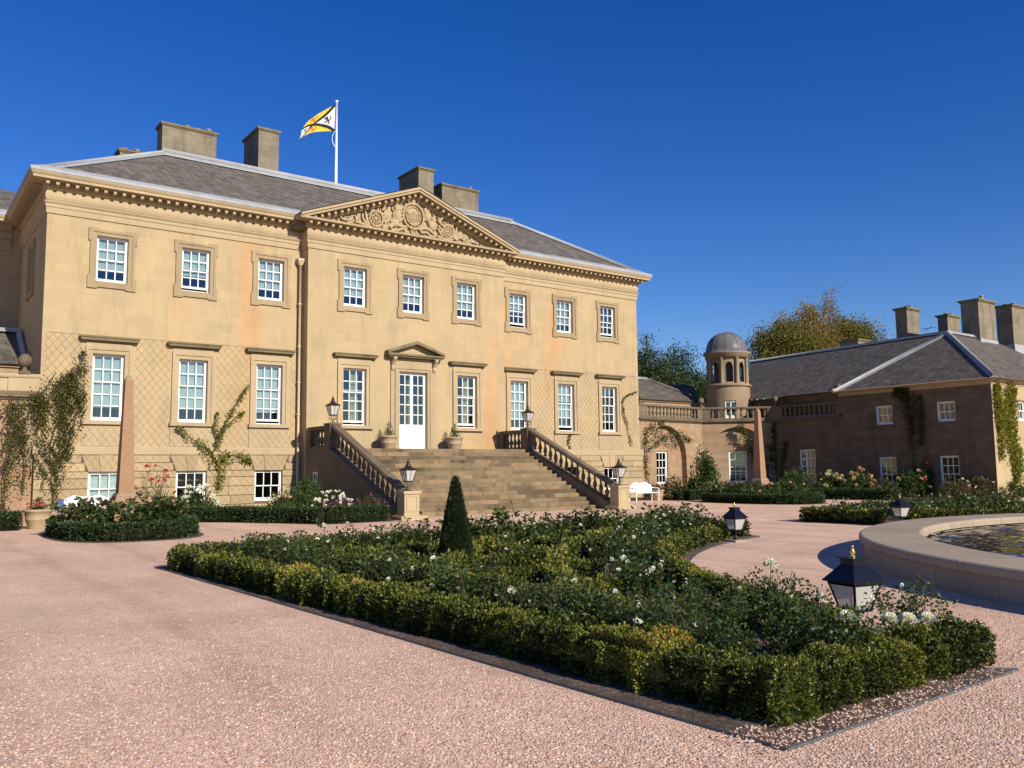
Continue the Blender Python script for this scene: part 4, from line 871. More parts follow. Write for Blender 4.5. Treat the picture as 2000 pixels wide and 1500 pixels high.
# ------------------------------------------------------------------ flagpole and flag
YF = 7.0
t = thing('flagpole', 'white flagpole standing on the main roof ridge', 'flagpole', (-.5, YF, RZ))
part('pole', MB().tube([(-.5, YF, RZ), (-.5, YF, 22.25)], [.085, .06], 10), 'white', t); part('ball_cap', MB().lathe([(.06, 22.24), (.10, 22.27), (.10, 22.33), (.03, 22.37), (.001, 22.38)], 10, (-.5, YF)), 'white', t)
part('halyard', MB().tube([(-.60, YF-.02, 20.55), (-.78, YF-.06, 20.2), (-.76, YF-.06, 19.9), (-.6, YF-.02, 19.65)], .022, 5), 'white', t)
top = [(655, 204), (640, 212), (625, 221), (610, 233), (600, 243), (592, 252)]; bot = [(653, 256), (640, 256), (620, 257), (604, 260), (594, 265), (587, 273)]
NU, NV = 72, 48
def lerp(tab, u):
    k = u*(len(tab)-1); i = min(int(k), len(tab)-2); q = k-i; return (tab[i][0]*(1-q)+tab[i+1][0]*q, tab[i][1]*(1-q)+tab[i+1][1]*q)
vs = []
for i in range(NU+1):
    u = i/NU
    for j in range(NV+1):
        v_ = j/NV; a, b = lerp(top, u), lerp(bot, u)
        p = on_y(a[0]*(1-v_)+b[0]*v_, a[1]*(1-v_)+b[1]*v_, YF); d = CAM-p; d /= np.linalg.norm(d)
        wv = 0.16*u*math.sin(7.5*u+2.2*v_+.4)-0.3*u*(1-v_); p = p+np.array([0.35, -0.9, 0])*wv*0.9
        vs.append(p)
def seg(px, py, a, b):
    ax, ay = a; bx, by = b; t_ = max(0, min(1, ((px-ax)*(bx-ax)+(py-ay)*(by-ay))/((bx-ax)**2+(by-ay)**2+1e-9))); return math.hypot(px-ax-t_*(bx-ax), py-ay-t_*(by-ay))
LION = [((0, .11), (.0, -.02)), ((0, .02), (-.05, -.12)), ((-.05, -.12), (-.02, -.16)), ((0, -.02), (.06, -.09)), ((.06, -.09), (.10, -.08)), ((.01, .05), (.09, .04)), ((.01, .07), (.09, .12)), ((-.03, -.06), (-.12, .02)), ((-.12, .02), (-.10, .10)), ((0, .12), (.03, .13))]
def lion(u, v_, cu, cv, s_): return min(seg((u-cu)*1.5/s_, -(v_-cv)/s_, a, b) for a, b in LION) < .024
fm = []; fs = []
for i in range(NU):
    for j in range(NV):
        u, v_ = (i+.5)/NU, (j+.5)/NV; d1_, d2_ = u-v_, u-(1-v_)
        if min(abs(d1_), abs(d2_)) < .075: k = 1
        elif d1_ < 0 and d2_ < 0: k = 1 if lion(u, v_, .19, .5, 1.0) else 0
        elif d1_ > 0 and d2_ > 0: k = 1 if lion(u, v_, .82, .5, 1.0) else 0
        elif d1_ > 0: k = 3 if lion(u, v_, .5, .2, 1.0) else 2
        else: k = 3 if lion(u, v_, .52, .80, 1.1) else 2
        fm.append(k); q = i*(NV+1)+j; fs.append((q, q+1, q+NV+2, q+NV+1))
mb = MB().add(vs, fs, True); me = mb.mesh('flag', None)
def cloth(n, c):
    m, nt, b = new_mat(n); b.inputs['Base Color'].default_value = (*c, 1); b.inputs['Roughness'].default_value = .8
    tr = N(nt, 'ShaderNodeBsdfTranslucent'); tr.inputs[0].default_value = (*c, 1); mx = N(nt, 'ShaderNodeMixShader'); mx.inputs[0].default_value = .3
    nt.links.new(b.outputs[0], mx.inputs[1]); nt.links.new(tr.outputs[0], mx.inputs[2]); nt.links.new(mx.outputs[0], nt.nodes['Material Output'].inputs[0]); return m
for n, c in (('flag_white', (.80, .80, .78)), ('flag_black', (.012, .010, .010)), ('flag_yellow', (.80, .60, .05)), ('flag_red', (.72, .10, .03))): me.materials.append(cloth(n, c))
me.polygons.foreach_set('material_index', fm)
fo = bpy.data.objects.new('flag', me); C.objects.link(fo); fo['label'] = 'yellow and white flag with black diagonal bands and lions, flying from the pole'; fo['category'] = 'flag'

# ------------------------------------------------------------------ link to the right pavilion
lk = thing('arched_link', 'curved link wall with blind arches and balustrade between house and right pavilion', 'wall', (21, 0, 0))
LP = [(15.45, 0.10), (21.9, 0.85), (25.10, -2.2), (25.10, -7.0)]
LT = 4.52
def arched(fr, L, arches, z1, rec=.36, mb=None, win=None):
    """wall of length L with blind arches (uc, half width, springing z); recessed panel holds a window hole"""
    mb = mb or MB(); us = sorted({0.0, L, *[a[0]-a[1] for a in arches], *[a[0]+a[1] for a in arches]})
    for a, b in zip(us, us[1:]):
        c = (a+b)/2; ar = [q for q in arches if abs(c-q[0]) < q[1]]
        if not ar: mb.add([fr.p(a, 0, 0), fr.p(b, 0, 0), fr.p(b, 0, z1), fr.p(a, 0, z1)], [(0, 1, 2, 3)]); continue
        uc, hw_, zs = ar[0]; n = 24; pts = [(uc-hw_*math.cos(PI*i/n), zs+hw_*math.sin(PI*i/n)*.98) for i in range(n+1)]
        for (ua, za), (ub, zb) in zip(pts, pts[1:]):
            mb.add([fr.p(ua, 0, za), fr.p(ub, 0, zb), fr.p(ub, 0, z1), fr.p(ua, 0, z1)], [(0, 1, 2, 3)]); mb.add([fr.p(ua, 0, za), fr.p(ub, 0, zb), fr.p(ub, -rec, zb), fr.p(ua, -rec, za)], [(3, 2, 1, 0)])
            wz = [h for h in (win or []) if h[0]-1e-6 <= (ua+ub)/2 <= h[1]+1e-6]
        for s_ in (-1, 1): u = uc+s_*hw_; mb.add([fr.p(u, 0, 0), fr.p(u, 0, zs), fr.p(u, -rec, zs), fr.p(u, -rec, 0)], [(0, 1, 2, 3)])
    return mb
frs = []
for i in range(3):
    a, b = np.array(LP[i]), np.array(LP[i+1]); frs.append((Frame(a, b-a), float(np.linalg.norm(b-a))))
WBZ0, WBZ1 = 0.72, 2.72
f0, L0 = frs[0]; f1, L1 = frs[1]; f2, L2 = frs[2]
u1 = 2.75; u2 = L1/2; u3 = 2.35
wl = part('link_wall', arched(f0, L0, [(u1, 2.0, 2.3)], LT), 'link', lk); part('link_wall', arched(f1, L1, [(u2, 1.72, 2.55)], LT), 'link', lk)
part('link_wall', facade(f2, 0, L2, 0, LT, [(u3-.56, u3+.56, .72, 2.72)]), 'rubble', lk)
for fr, u, hw_ in ((f0, u1, 2.0), (f1, u2, 1.72)):
    g = Frame(fr.p(0, -.36, 0), fr.u); part('arch_panel', facade(g, u-hw_-.02, u+hw_+.02, 0, LT-.1, [(u-.56, u+.56, WBZ0, WBZ1)], .2), 'link', lk)
    sash(lk, g, u, WBZ0, WBZ1, 1.12, 3, 4, 2, rec=.08)
sash(lk, f2, u3, .72, 2.72, 1.12, 3, 4, 2, rec=.08)
prL = [(0, LT-.06), (.06, LT-.05), (.10, LT+.02), (.18, LT+.05), (.18, LT+.13), (.0, LT+.16)]
part('link_cornice', MB().sweep(prL, LP), 'weathered', lk)
base_p = [(.10, LT+.15), (.10, LT+.27), (-.18, LT+.27), (-.18, LT+.15)]; rail_p = [(.12, 5.36), (.14, 5.42), (.10, 5.50), (-.18, 5.50), (-.20, 5.42), (-.18, 5.36)]
part('balustrade_base', MB().sweep(base_p, LP, cap=True), 'weathered', lk); part('balustrade_rail', MB().sweep(rail_p+[rail_p[0]], LP), 'weathered', lk)
bal2 = MB().lathe([(.085, 0), (.085, .04), (.05, .06), (.10, .18), (.085, .27), (.045, .38), (.07, .42), (.05, .45), (.085, .48), (.085, .57)], 8).mesh('baluster', M['weathered'])
for fi, (fr, L) in enumerate(frs):
    piers = {0: [(-.0, .75), (L-.55, L+.02)], 1: [(-.02, .55), (L-.35, L+.02)], 2: [(-.02, .75), (L-.3, L)]}[fi]
    for a, b in piers: part('balustrade_pier', MB().fbox(fr, a, b, -.17, .09, LT+.268, 5.362), 'weathered', lk)
    a, b = piers[0][1]+.15, piers[1][0]-.15; n = int((b-a)/.33)
    for k in range(n+1): place('baluster', bal2, lk, fr.p(a+(b-a)*k/n, -.04, LT+.27), fr.ang, (1, 1, 1))
ball = MB().frustum(0, .17, .10, .13).lathe([(.09, .10), (.06, .2), (.07, .24)], 10).ell((0, 0, .42), (.21, .21, .21), 14, 10).mesh('ball_finial', M['weathered'])
for p in (f0.p(.35, -.04, 5.5), f1.p(-.0, -.04, 5.5), f2.p(.2, -.04, 5.5), f2.p(L2-.15, -.04, 5.9)): place('ball_finial', ball, lk, p)
# set-back upper storey and roof of the link
sb = [(15.5, 3.0), (22.2, 3.0)]
part('upper_wall', MB().box(15.5, 24.4, 3.0, 8.0, 4.3, 5.95).box(15.5, 24.5, 2.9, 8.1, 5.95, 6.06), 'link', lk)
part('link_roof', MB().add([(15.5, 2.75, 6.06), (24.7, 2.75, 6.06), (21.9, 5.6, 7.75), (15.5, 5.6, 7.75), (15.5, 8.4, 6.06), (24.7, 8.4, 6.06)], [(0, 1, 2, 3), (1, 5, 2), (5, 4, 3, 2)]), 'slate2', lk)
lead_strip((15.5, 5.6, 7.75), (21.9, 5.6, 7.75), .22, (0, 0, 1), 'lead_ridge', lk); lead_strip((24.7, 2.75, 6.06), (21.9, 5.6, 7.75), .16, (0, 0, 1), 'lead_hip', lk, 'slate2')
part('terrace', MB().add([(15.45, .1, 4.5), (21.9, .85, 4.5), (25.1, -2.2, 4.5), (25.1, -7, 4.5), (27, -7, 4.5), (27, 4, 4.5), (15.45, 4, 4.5)], [tuple(range(7))]), 'lead', lk)

part('rear_roof', MB().add([(22.0, 6.5, 6.1), (25.6, 4.2, 6.0), (26.2, 5.2, 7.55), (22.6, 9.0, 7.8)], [(0, 1, 2, 3)]), 'slate2', lk)
# ------------------------------------------------------------------ domed turret
tx, ty = 25.05, 1.25
tr_ = thing('domed_turret', 'small round sandstone turret with columns and grey lead dome', 'turret', (tx, ty, 4.5))
R0 = 1.36
def drum(r, z0, z1, holes, n=72):
    mb = MB(); zs = sorted({z0, z1, *[h[2] for h in holes], *[h[3] for h in holes]})
    for i in range(n):
        a0, a1 = 2*PI*i/n, 2*PI*(i+1)/n; am = (a0+a1)/2
        hs_ = [h for h in holes if abs((am-h[0]+PI) % (2*PI)-PI) < h[1]]
        for za, zb in zip(zs, zs[1:]):
            if any(h[2] <= za and zb <= h[3] for h in hs_): continue
            q = []
            for a, z in ((a0, za), (a1, za), (a1, zb), (a0, zb)): q.append((tx+r*math.cos(a), ty+r*math.sin(a), z))
            mb.add(q, [(0, 1, 2, 3)], True)
    return mb
af = math.atan2(CAM[1]-ty, CAM[0]-tx)
part('lower_drum', drum(R0+.06, 4.5, 6.95, [(af+.12, .27, 4.6, 6.0)]), 'turret', tr_)
part('floor_moulding', MB().lathe([(R0, 6.95), (R0+.16, 6.96), (R0+.18, 7.06), (R0+.06, 7.14), (R0-.3, 7.15)], 48, (tx, ty)), 'turret', tr_)
arch_h = []
for k in range(8):
    a = af+.12+2*PI*k/8
    for s_ in range(6): arch_h.append((a, .17*math.cos(s_/6*PI/2)+.01, 7.25, 8.35+.22*math.sin(s_/6*PI/2)))
part('upper_drum', drum(R0-.17, 7.15, 8.95, arch_h, 144), 'turret', tr_)
part('inner_core', MB().lathe([(R0-.5, 4.5), (R0-.5, 8.95)], 24, (tx, ty)), 'interior', tr_)
for k in range(8):
    a = af+.12+2*PI*(k+.5)/8; cx, cy = tx+(R0-.08)*math.cos(a), ty+(R0-.08)*math.sin(a)
    part('column', MB().lathe([(.15, 7.14), (.15, 7.2), (.12, 7.24), (.12, 8.0), (.105, 8.78), (.14, 8.82), (.14, 8.88)], 12, (cx, cy)), 'turret', tr_)
part('dome_cornice', MB().lathe([(R0-.2, 8.87), (R0+.05, 8.88), (R0+.06, 9.08), (R0+.16, 9.14), (R0+.18, 9.22), (R0-.3, 9.24)], 48, (tx, ty)), 'turret', tr_)
dm = MB().lathe([(R0+.16, 9.225), (R0+.14, 9.30), (R0+.02, 9.34)]+[((R0)*math.cos(t), 9.34+1.32*math.sin(t)) for t in [PI/2*i/14 for i in range(14)]]+[(.12, 10.655), (.05, 10.70), (.001, 10.72)], 48, (tx, ty))
do_ = part('dome', dm, 'dome', tr_)
for k in range(10):
    a = 2*PI*k/10; part('dome_seam', MB().tube([(tx+(R0+.004)*math.cos(t)*math.cos(a), ty+(R0+.004)*math.cos(t)*math.sin(a), 9.34+1.325*math.sin(t)) for t in [PI/2*i/12 for i in range(12)]], .018, 5), 'dome', do_)
td = Frame((tx+(R0-.02)*math.cos(af+.12), ty+(R0-.02)*math.sin(af+.12)), (-math.sin(af+.12), math.cos(af+.12)))
if td.n @ (CAM-td.o) < 0: td = Frame(td.o[:2], -td.u[:2])
mb = MB().fbox(td, -.36, -.30, -.1, -.02, 4.6, 5.98).fbox(td, .30, .36, -.1, -.02, 4.6, 5.98).fbox(td, -.30, .30, -.1, -.02, 5.9, 5.98).fbox(td, -.30, .30, -.1, -.03, 4.6, 5.05).fbox(td, -.03, .03, -.1, -.03, 5.05, 5.9).fbox(td, -.3, .3, -.09, -.035, 5.45, 5.49)
do2 = part('turret_door', mb, 'white', tr_)
for u in (-.165, .165):
    for z in (5.25, 5.69): place('pane', pane_mesh(.26, .38), do2, td.p(u, -.06, z), td.ang)

# ------------------------------------------------------------------ right pavilion
pv = thing('pavilion', 'two-storey side pavilion in shade with slate hip roof at the right', 'building', (33, -11, 0))
PW = Frame((25.0, -6.9), (0, -1)); PLn = 8.6; PEZ = 6.02
whl = [(u-.5, u+.5, 3.98, 5.04) for u in (2.77, 6.24)]+[(u-.52, u+.52, .28, 2.18) for u in (2.83, 6.26)]
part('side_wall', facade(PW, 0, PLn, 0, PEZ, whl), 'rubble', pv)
PF = Frame((25.0, -15.5), (1, 0)); fx = [on_y(1995, 815, -15.5)[0]+.15]
fhl = [(u-25-.5, u-25+.5, a, b) for u in (fx[0], fx[0]+3.6, fx[0]+7.2) for a, b in ((3.98, 5.04), (.28, 2.18))]
part('front_wall', facade(PF, 0, 14, 0, PEZ, fhl), 'ashlar', pv)
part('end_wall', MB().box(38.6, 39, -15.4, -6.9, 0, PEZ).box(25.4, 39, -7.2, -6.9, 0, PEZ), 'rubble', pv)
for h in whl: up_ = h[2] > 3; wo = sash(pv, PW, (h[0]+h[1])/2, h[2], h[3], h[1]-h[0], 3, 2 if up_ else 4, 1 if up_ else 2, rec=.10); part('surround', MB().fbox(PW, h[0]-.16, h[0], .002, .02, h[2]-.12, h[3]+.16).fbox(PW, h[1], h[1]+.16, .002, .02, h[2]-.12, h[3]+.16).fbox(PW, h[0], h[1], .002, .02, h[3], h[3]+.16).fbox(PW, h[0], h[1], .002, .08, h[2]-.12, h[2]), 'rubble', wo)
for h in fhl: up_ = h[2] > 3; wo = sash(pv, PF, (h[0]+h[1])/2, h[2], h[3], 1.0, 3, 2 if up_ else 4, 1 if up_ else 2, rec=.12, blind=.5); part('surround', MB().fbox(PF, h[0]-.16, h[0], .002, .02, h[2]-.12, h[3]+.16).fbox(PF, h[1], h[1]+.16, .002, .02, h[2]-.12, h[3]+.16).fbox(PF, h[0], h[1], .002, .02, h[3], h[3]+.16), 'trim', wo)
part('cornice', MB().sweep([(0, PEZ-.25), (.04, PEZ-.24), (.04, PEZ-.12), (.16, PEZ-.06), (.24, PEZ+.02), (0, PEZ+.04)], [(25, -6.9), (25, -15.5), (39, -15.5)]), 'trim', pv)
ap = (29.48, -11.25, 9.34); e0 = (24.68, -6.95, 6.06); e1 = (24.68, -15.82, 6.06)
rd2 = (34.9, -11.25, 9.34)
pr_ = part('roof', MB().add([e0, e1, (39.4, -15.82, 6.06), (39.4, -6.7, 6.06), ap, rd2], [(0, 1, 4), (1, 2, 5, 4), (2, 3, 5), (3, 0, 4, 5)]), 'slate2', pv)
part('gutter', MB().tube([(24.66, -6.9, 6.04), (24.66, -15.84, 6.04), (39.4, -15.84, 6.04)], .05, 6), 'gutter', pr_)
R1 = (31.06, 4.03, 9.34); E1 = (25.45, -0.1, 6.1)
part('range_roof', MB().add([e0, ap, R1, (R1[0]-.0, 4.03, 9.34), E1, (36, 4.0, 6.1), (36, -7, 6.1)], [(0, 1, 2, 4), (1, 6, 5, 2)]), 'slate2', pr_)
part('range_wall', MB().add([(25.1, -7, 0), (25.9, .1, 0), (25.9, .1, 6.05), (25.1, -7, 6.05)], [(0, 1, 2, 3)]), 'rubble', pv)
lead_strip(e0, ap, .20, (-1, .3, 2), 'lead_hip', pr_); lead_strip(e1, ap, .16, (0, 0, 1), 'lead_hip', pr_); lead_strip(ap, rd2, .16, (0, 0, 1), 'lead_ridge', pr_); lead_strip(ap, R1, .14, (0, 0, 1), 'lead_ridge', pr_)
part('eave_block', MB().ell((24.6, -6.85, 6.08), (.16, .16, .14)), 'trim', pr_)
def pchim(px_tl, px_fl, px_fr, ytop, yf, zb, pots, lead):
    xl = on_y(px_fl[0], px_fl[1], yf)[0]; xr = on_y(px_fr[0], px_fr[1], yf)[0]; zt = on_y(px_fl[0], ytop, yf)[2]; yb = on_x(px_tl[0], px_tl[1], xl)[1]
    chimney(pv, xl+.07, xr-.07, yf+.07, yb-.07, zb, zt, pots, False, None, .12, lead, 1.1)
pchim((1872, 590), (1911, 585), (1945, 590), 582, -11.7, 8.6, 2, .62); pchim((1941, 602), (1977, 597), (2002, 600), 593, -11.7, 8.6, 2, .62)
pchim((1745, 607), (1771, 600), (1797, 605), 599, -7.5, 8.4, 3, .9); pchim((1828, 622), (1851, 615), (1876, 619), 613, -7.5, 8.0, 2, .5)
pchim((1638, 668), (1676, 662), (1699, 666), 661, 1.5, 8.6, 0, .0)
aer = MB().tube([on_y(1800, 643, -7.0), on_y(1828, 639, -7.0)], .02, 4).tube([on_y(1805, 648, -7.0), on_y(1820, 637, -7.0)], .015, 4); part('aerial', aer, 'iron', pv)
part('rooflight', MB().ell((on_y(1580, 692, 3.5)[0]+.8, 3.6, 8.7), (3.0, 2.0, 1.05), 20, 8), 'lead', pv)

# ------------------------------------------------------------------ link on the left
ll = thing('left_link', 'low link wing with parapet and ball finial at the far left', 'wall', (-18, 0, 0))
LQ = [(-25.1, -7.0), (-25.1, -2.2), (-21.9, .85), (-15.45, .10)]
fq = Frame(LQ[2], np.array(LQ[3])-np.array(LQ[2])); Lq = float(np.linalg.norm(np.array(LQ[3])-np.array(LQ[2])))
part('link_wall', facade(fq, 0, Lq, 0, LT, []), 'link', ll); g = Frame(LQ[1], np.array(LQ[2])-np.array(LQ[1])); part('link_wall', facade(g, 0, 4.42, 0, LT, []), 'link', ll)
part('link_cornice', MB().sweep(prL, LQ), 'weathered', ll)
part('parapet_base', MB().sweep(base_p, LQ), 'weathered', ll); part('parapet_rail', MB().sweep([(d, z-.08) for d, z in rail_p]+[(rail_p[0][0], rail_p[0][1]-.08)], LQ), 'trim', ll)
part('parapet_pier', MB().fbox(fq, Lq-1.05, Lq, -.17, .09, LT+.268, 5.30), 'trim', ll); part('parapet_pier', MB().fbox(fq, Lq-3.3, Lq-1.08, -.12, .05, LT+.268, 5.28), 'trim', ll)
place('ball_finial', ball, ll, fq.p(Lq-.55, -.04, 5.42), 0, (1.15, 1.15, 1.2))
part('upper_wall', MB().box(-24.4, -15.5, 3.0, 8.0, 4.3, 5.95).box(-24.5, -15.5, 2.9, 8.1, 5.95, 6.06), 'link', ll)
part('link_roof', MB().add([(-24.7, 2.75, 6.06), (-15.5, 2.75, 6.06), (-15.5, 5.6, 7.75), (-21.9, 5.6, 7.75)], [(0, 1, 2, 3)]), 'slate2', ll)
lead_strip((-21.9, 5.5, 7.75), (-15.55, 5.5, 7.75), .22, (0, 0, 1), 'lead_ridge', ll); lead_strip((-15.62, 2.8, 6.1), (-15.62, 5.5, 7.75), .14, (0, 0, 1), 'lead_flashing', ll)
# ================================================================== planting
def npmesh(name, V, F4, c, mats, midx=None, smooth=False):
    """V (n,3), F4 (m,4) quads, c per-vertex tone"""
    me = bpy.data.meshes.new(name); n, m = len(V), len(F4)
    me.vertices.add(n); me.vertices.foreach_set('co', np.ascontiguousarray(V, dtype=np.float32).ravel())
    me.loops.add(m*4); me.loops.foreach_set('vertex_index', np.ascontiguousarray(F4, dtype=np.int32).ravel())
    me.polygons.add(m); me.polygons.foreach_set('loop_start', np.arange(0, m*4, 4, dtype=np.int32)); me.polygons.foreach_set('loop_total', np.full(m, 4, dtype=np.int32))
    if midx is not None: me.polygons.foreach_set('material_index', np.ascontiguousarray(midx, dtype=np.int32))
    a = me.attributes.new('c', 'FLOAT', 'POINT'); a.data.foreach_set('value', np.ascontiguousarray(c, dtype=np.float32))
    for k in mats: me.materials.append(M[k])
    me.update(calc_edges=True); return me
def unit(v): return v/np.maximum(np.linalg.norm(v, axis=1, keepdims=True), 1e-9)
def leaves(P, D, L, W, c):
    """rhombic leaves: base P, direction D, length L, width W, tone c"""
    n = len(P); D = unit(D); T = RNG.normal(size=(n, 3)); S = unit(np.cross(D, T)); Nn = np.cross(S, D)
    L = np.broadcast_to(L, n)[:, None]; W = np.broadcast_to(W, n)[:, None]
    mid = P+D*L*0.48
    V = np.stack([P, mid+S*W*.5+Nn*W*.16, P+D*L-Nn*L*.06, mid-S*W*.5+Nn*W*.16], 1).reshape(-1, 3)
    return V, np.arange(4*n).reshape(n, 4), np.repeat(np.clip(c, 0, 1), 4)
def lump(P, k=1.0, seed=0.0):
    x, y, z = P[:, 0]*k+seed, P[:, 1]*k+seed*1.7, P[:, 2]*k
    return (np.sin(3.1*x+1.3*np.sin(2.3*y))+np.sin(4.7*y+1.1*np.sin(3.7*x+z))+np.sin(7.3*x+5.1*y+4.0*z)+np.sin(11.0*x-8.3*y+6*z)*.7)/3.7
def cdist(P): return np.linalg.norm(P-CAM, axis=1)
def join(chunks):
    V = []; F = []; c = []; k = 0
    for v, f, cc in chunks: V.append(v); F.append(f+k); c.append(cc); k += len(v)
    return np.concatenate(V), np.concatenate(F), np.concatenate(c)
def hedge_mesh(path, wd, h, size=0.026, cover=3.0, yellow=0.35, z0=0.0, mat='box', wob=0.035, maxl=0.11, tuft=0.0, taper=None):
    """clipped box hedge along a plan path: leafy shell over a dark solid core added to block light"""
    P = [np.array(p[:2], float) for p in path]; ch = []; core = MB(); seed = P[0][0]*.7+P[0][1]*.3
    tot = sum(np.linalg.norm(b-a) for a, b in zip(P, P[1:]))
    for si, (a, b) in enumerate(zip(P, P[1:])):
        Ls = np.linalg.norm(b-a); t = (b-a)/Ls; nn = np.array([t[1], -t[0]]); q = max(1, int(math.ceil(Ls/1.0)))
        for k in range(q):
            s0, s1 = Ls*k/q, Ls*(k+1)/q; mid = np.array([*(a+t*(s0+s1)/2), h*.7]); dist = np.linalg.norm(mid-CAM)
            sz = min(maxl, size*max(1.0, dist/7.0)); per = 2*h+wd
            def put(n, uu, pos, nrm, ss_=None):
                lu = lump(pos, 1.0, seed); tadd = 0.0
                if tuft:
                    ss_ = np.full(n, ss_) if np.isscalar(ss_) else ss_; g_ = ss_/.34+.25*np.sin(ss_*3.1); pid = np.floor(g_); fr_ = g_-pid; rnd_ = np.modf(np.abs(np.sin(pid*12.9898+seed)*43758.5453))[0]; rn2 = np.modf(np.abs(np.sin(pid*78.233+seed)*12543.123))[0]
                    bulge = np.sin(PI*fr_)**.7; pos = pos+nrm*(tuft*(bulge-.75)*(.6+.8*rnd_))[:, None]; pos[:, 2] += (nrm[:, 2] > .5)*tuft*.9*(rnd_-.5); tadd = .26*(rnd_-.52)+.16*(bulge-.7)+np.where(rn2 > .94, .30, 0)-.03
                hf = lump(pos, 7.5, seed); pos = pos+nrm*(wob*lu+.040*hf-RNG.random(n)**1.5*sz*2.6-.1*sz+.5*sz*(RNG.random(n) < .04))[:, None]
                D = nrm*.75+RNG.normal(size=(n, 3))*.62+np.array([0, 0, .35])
                tone = tadd+RNG.normal(.24, .15, n)+.13*np.clip(hf, -1, 1)+.28*np.maximum(nrm[:, 2], 0)*RNG.random(n)+yellow*np.clip(lump(pos, .55, seed+3)-.10, 0, 1)  # top leaves toned lighter: sunlit top against shaded sides put into the colour
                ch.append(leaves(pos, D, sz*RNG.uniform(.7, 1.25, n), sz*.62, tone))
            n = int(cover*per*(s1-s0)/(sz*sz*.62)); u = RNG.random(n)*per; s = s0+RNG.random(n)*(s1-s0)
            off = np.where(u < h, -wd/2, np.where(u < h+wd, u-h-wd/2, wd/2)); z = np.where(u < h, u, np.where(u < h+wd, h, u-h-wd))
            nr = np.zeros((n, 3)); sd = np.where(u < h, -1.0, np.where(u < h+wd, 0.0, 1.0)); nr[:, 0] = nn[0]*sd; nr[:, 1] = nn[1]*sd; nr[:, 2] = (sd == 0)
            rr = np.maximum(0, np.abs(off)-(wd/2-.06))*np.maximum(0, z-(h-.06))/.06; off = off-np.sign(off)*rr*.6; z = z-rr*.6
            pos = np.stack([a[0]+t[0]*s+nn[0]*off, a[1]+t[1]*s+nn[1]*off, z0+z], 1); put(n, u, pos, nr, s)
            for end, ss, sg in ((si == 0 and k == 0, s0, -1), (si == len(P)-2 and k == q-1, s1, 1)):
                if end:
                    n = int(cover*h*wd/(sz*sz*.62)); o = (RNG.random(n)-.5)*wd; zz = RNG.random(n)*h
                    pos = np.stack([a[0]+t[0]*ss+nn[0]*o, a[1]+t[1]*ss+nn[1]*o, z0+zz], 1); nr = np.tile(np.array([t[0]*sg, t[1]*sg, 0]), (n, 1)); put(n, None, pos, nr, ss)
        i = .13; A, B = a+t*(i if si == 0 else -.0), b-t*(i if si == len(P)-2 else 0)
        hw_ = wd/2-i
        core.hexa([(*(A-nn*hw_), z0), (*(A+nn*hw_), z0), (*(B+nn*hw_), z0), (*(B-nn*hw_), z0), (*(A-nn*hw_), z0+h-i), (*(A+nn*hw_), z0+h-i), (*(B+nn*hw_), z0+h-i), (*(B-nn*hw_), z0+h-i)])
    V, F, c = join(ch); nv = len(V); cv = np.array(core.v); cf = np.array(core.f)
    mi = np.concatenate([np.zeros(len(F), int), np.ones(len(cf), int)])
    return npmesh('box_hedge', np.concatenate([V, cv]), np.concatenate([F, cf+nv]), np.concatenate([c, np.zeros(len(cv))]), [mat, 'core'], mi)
def hedge(label, path, wd, h, group=None, **k):
    o = bpy.data.objects.new('box_hedge', hedge_mesh(path, wd, h, **k)); C.objects.link(o); o['label'] = label; o['category'] = 'hedge'
    if group: o['group'] = group
    return o
def foliage(name, V, F, c, mat, parent=None): return part(name, npmesh(name, V, F, c, [mat]), None, parent)
def bloom_mesh(name, mat, r=.045, n=26):
    th = np.arccos(1-RNG.random(n)*1.25); ph = RNG.random(n)*2*PI+np.arange(n)*2.4
    D = np.stack([np.sin(th)*np.cos(ph), np.sin(th)*np.sin(ph), np.cos(th)], 1); P = D*r*.25
    V, F, c = leaves(P, D+RNG.normal(size=(n, 3))*.2+np.array([0, 0, .25]), r*RNG.uniform(.75, 1.05, n), r*.95, RNG.random(n))
    D2 = np.tile([0, 0, -1.0], (5, 1))+RNG.normal(size=(5, 3))*.5; v2, f2_, c2 = leaves(np.zeros((5, 3)), D2, r*.5, r*.3, np.zeros(5))
    return npmesh(name, V, F, c, [mat])
def big_rose(n=70, r=.05):
    th = np.linspace(.05, 1.9, n); ph = np.arange(n)*2.399; D = np.stack([np.sin(th)*np.cos(ph), np.sin(th)*np.sin(ph), np.cos(th)], 1)
    V, F, c = leaves(D*r*.45, D*.55+np.array([0, 0, .35])+RNG.normal(size=(n, 3))*.12, r*(.45+.30*th/1.9), r*.75, RNG.random(n)); return npmesh('bloom', V, F, c, ['petal_w'])
BIGW = big_rose()
BL = {k: [bloom_mesh('bloom', 'petal_'+k, .045) for _ in range(3)] for k in 'wprmch'}
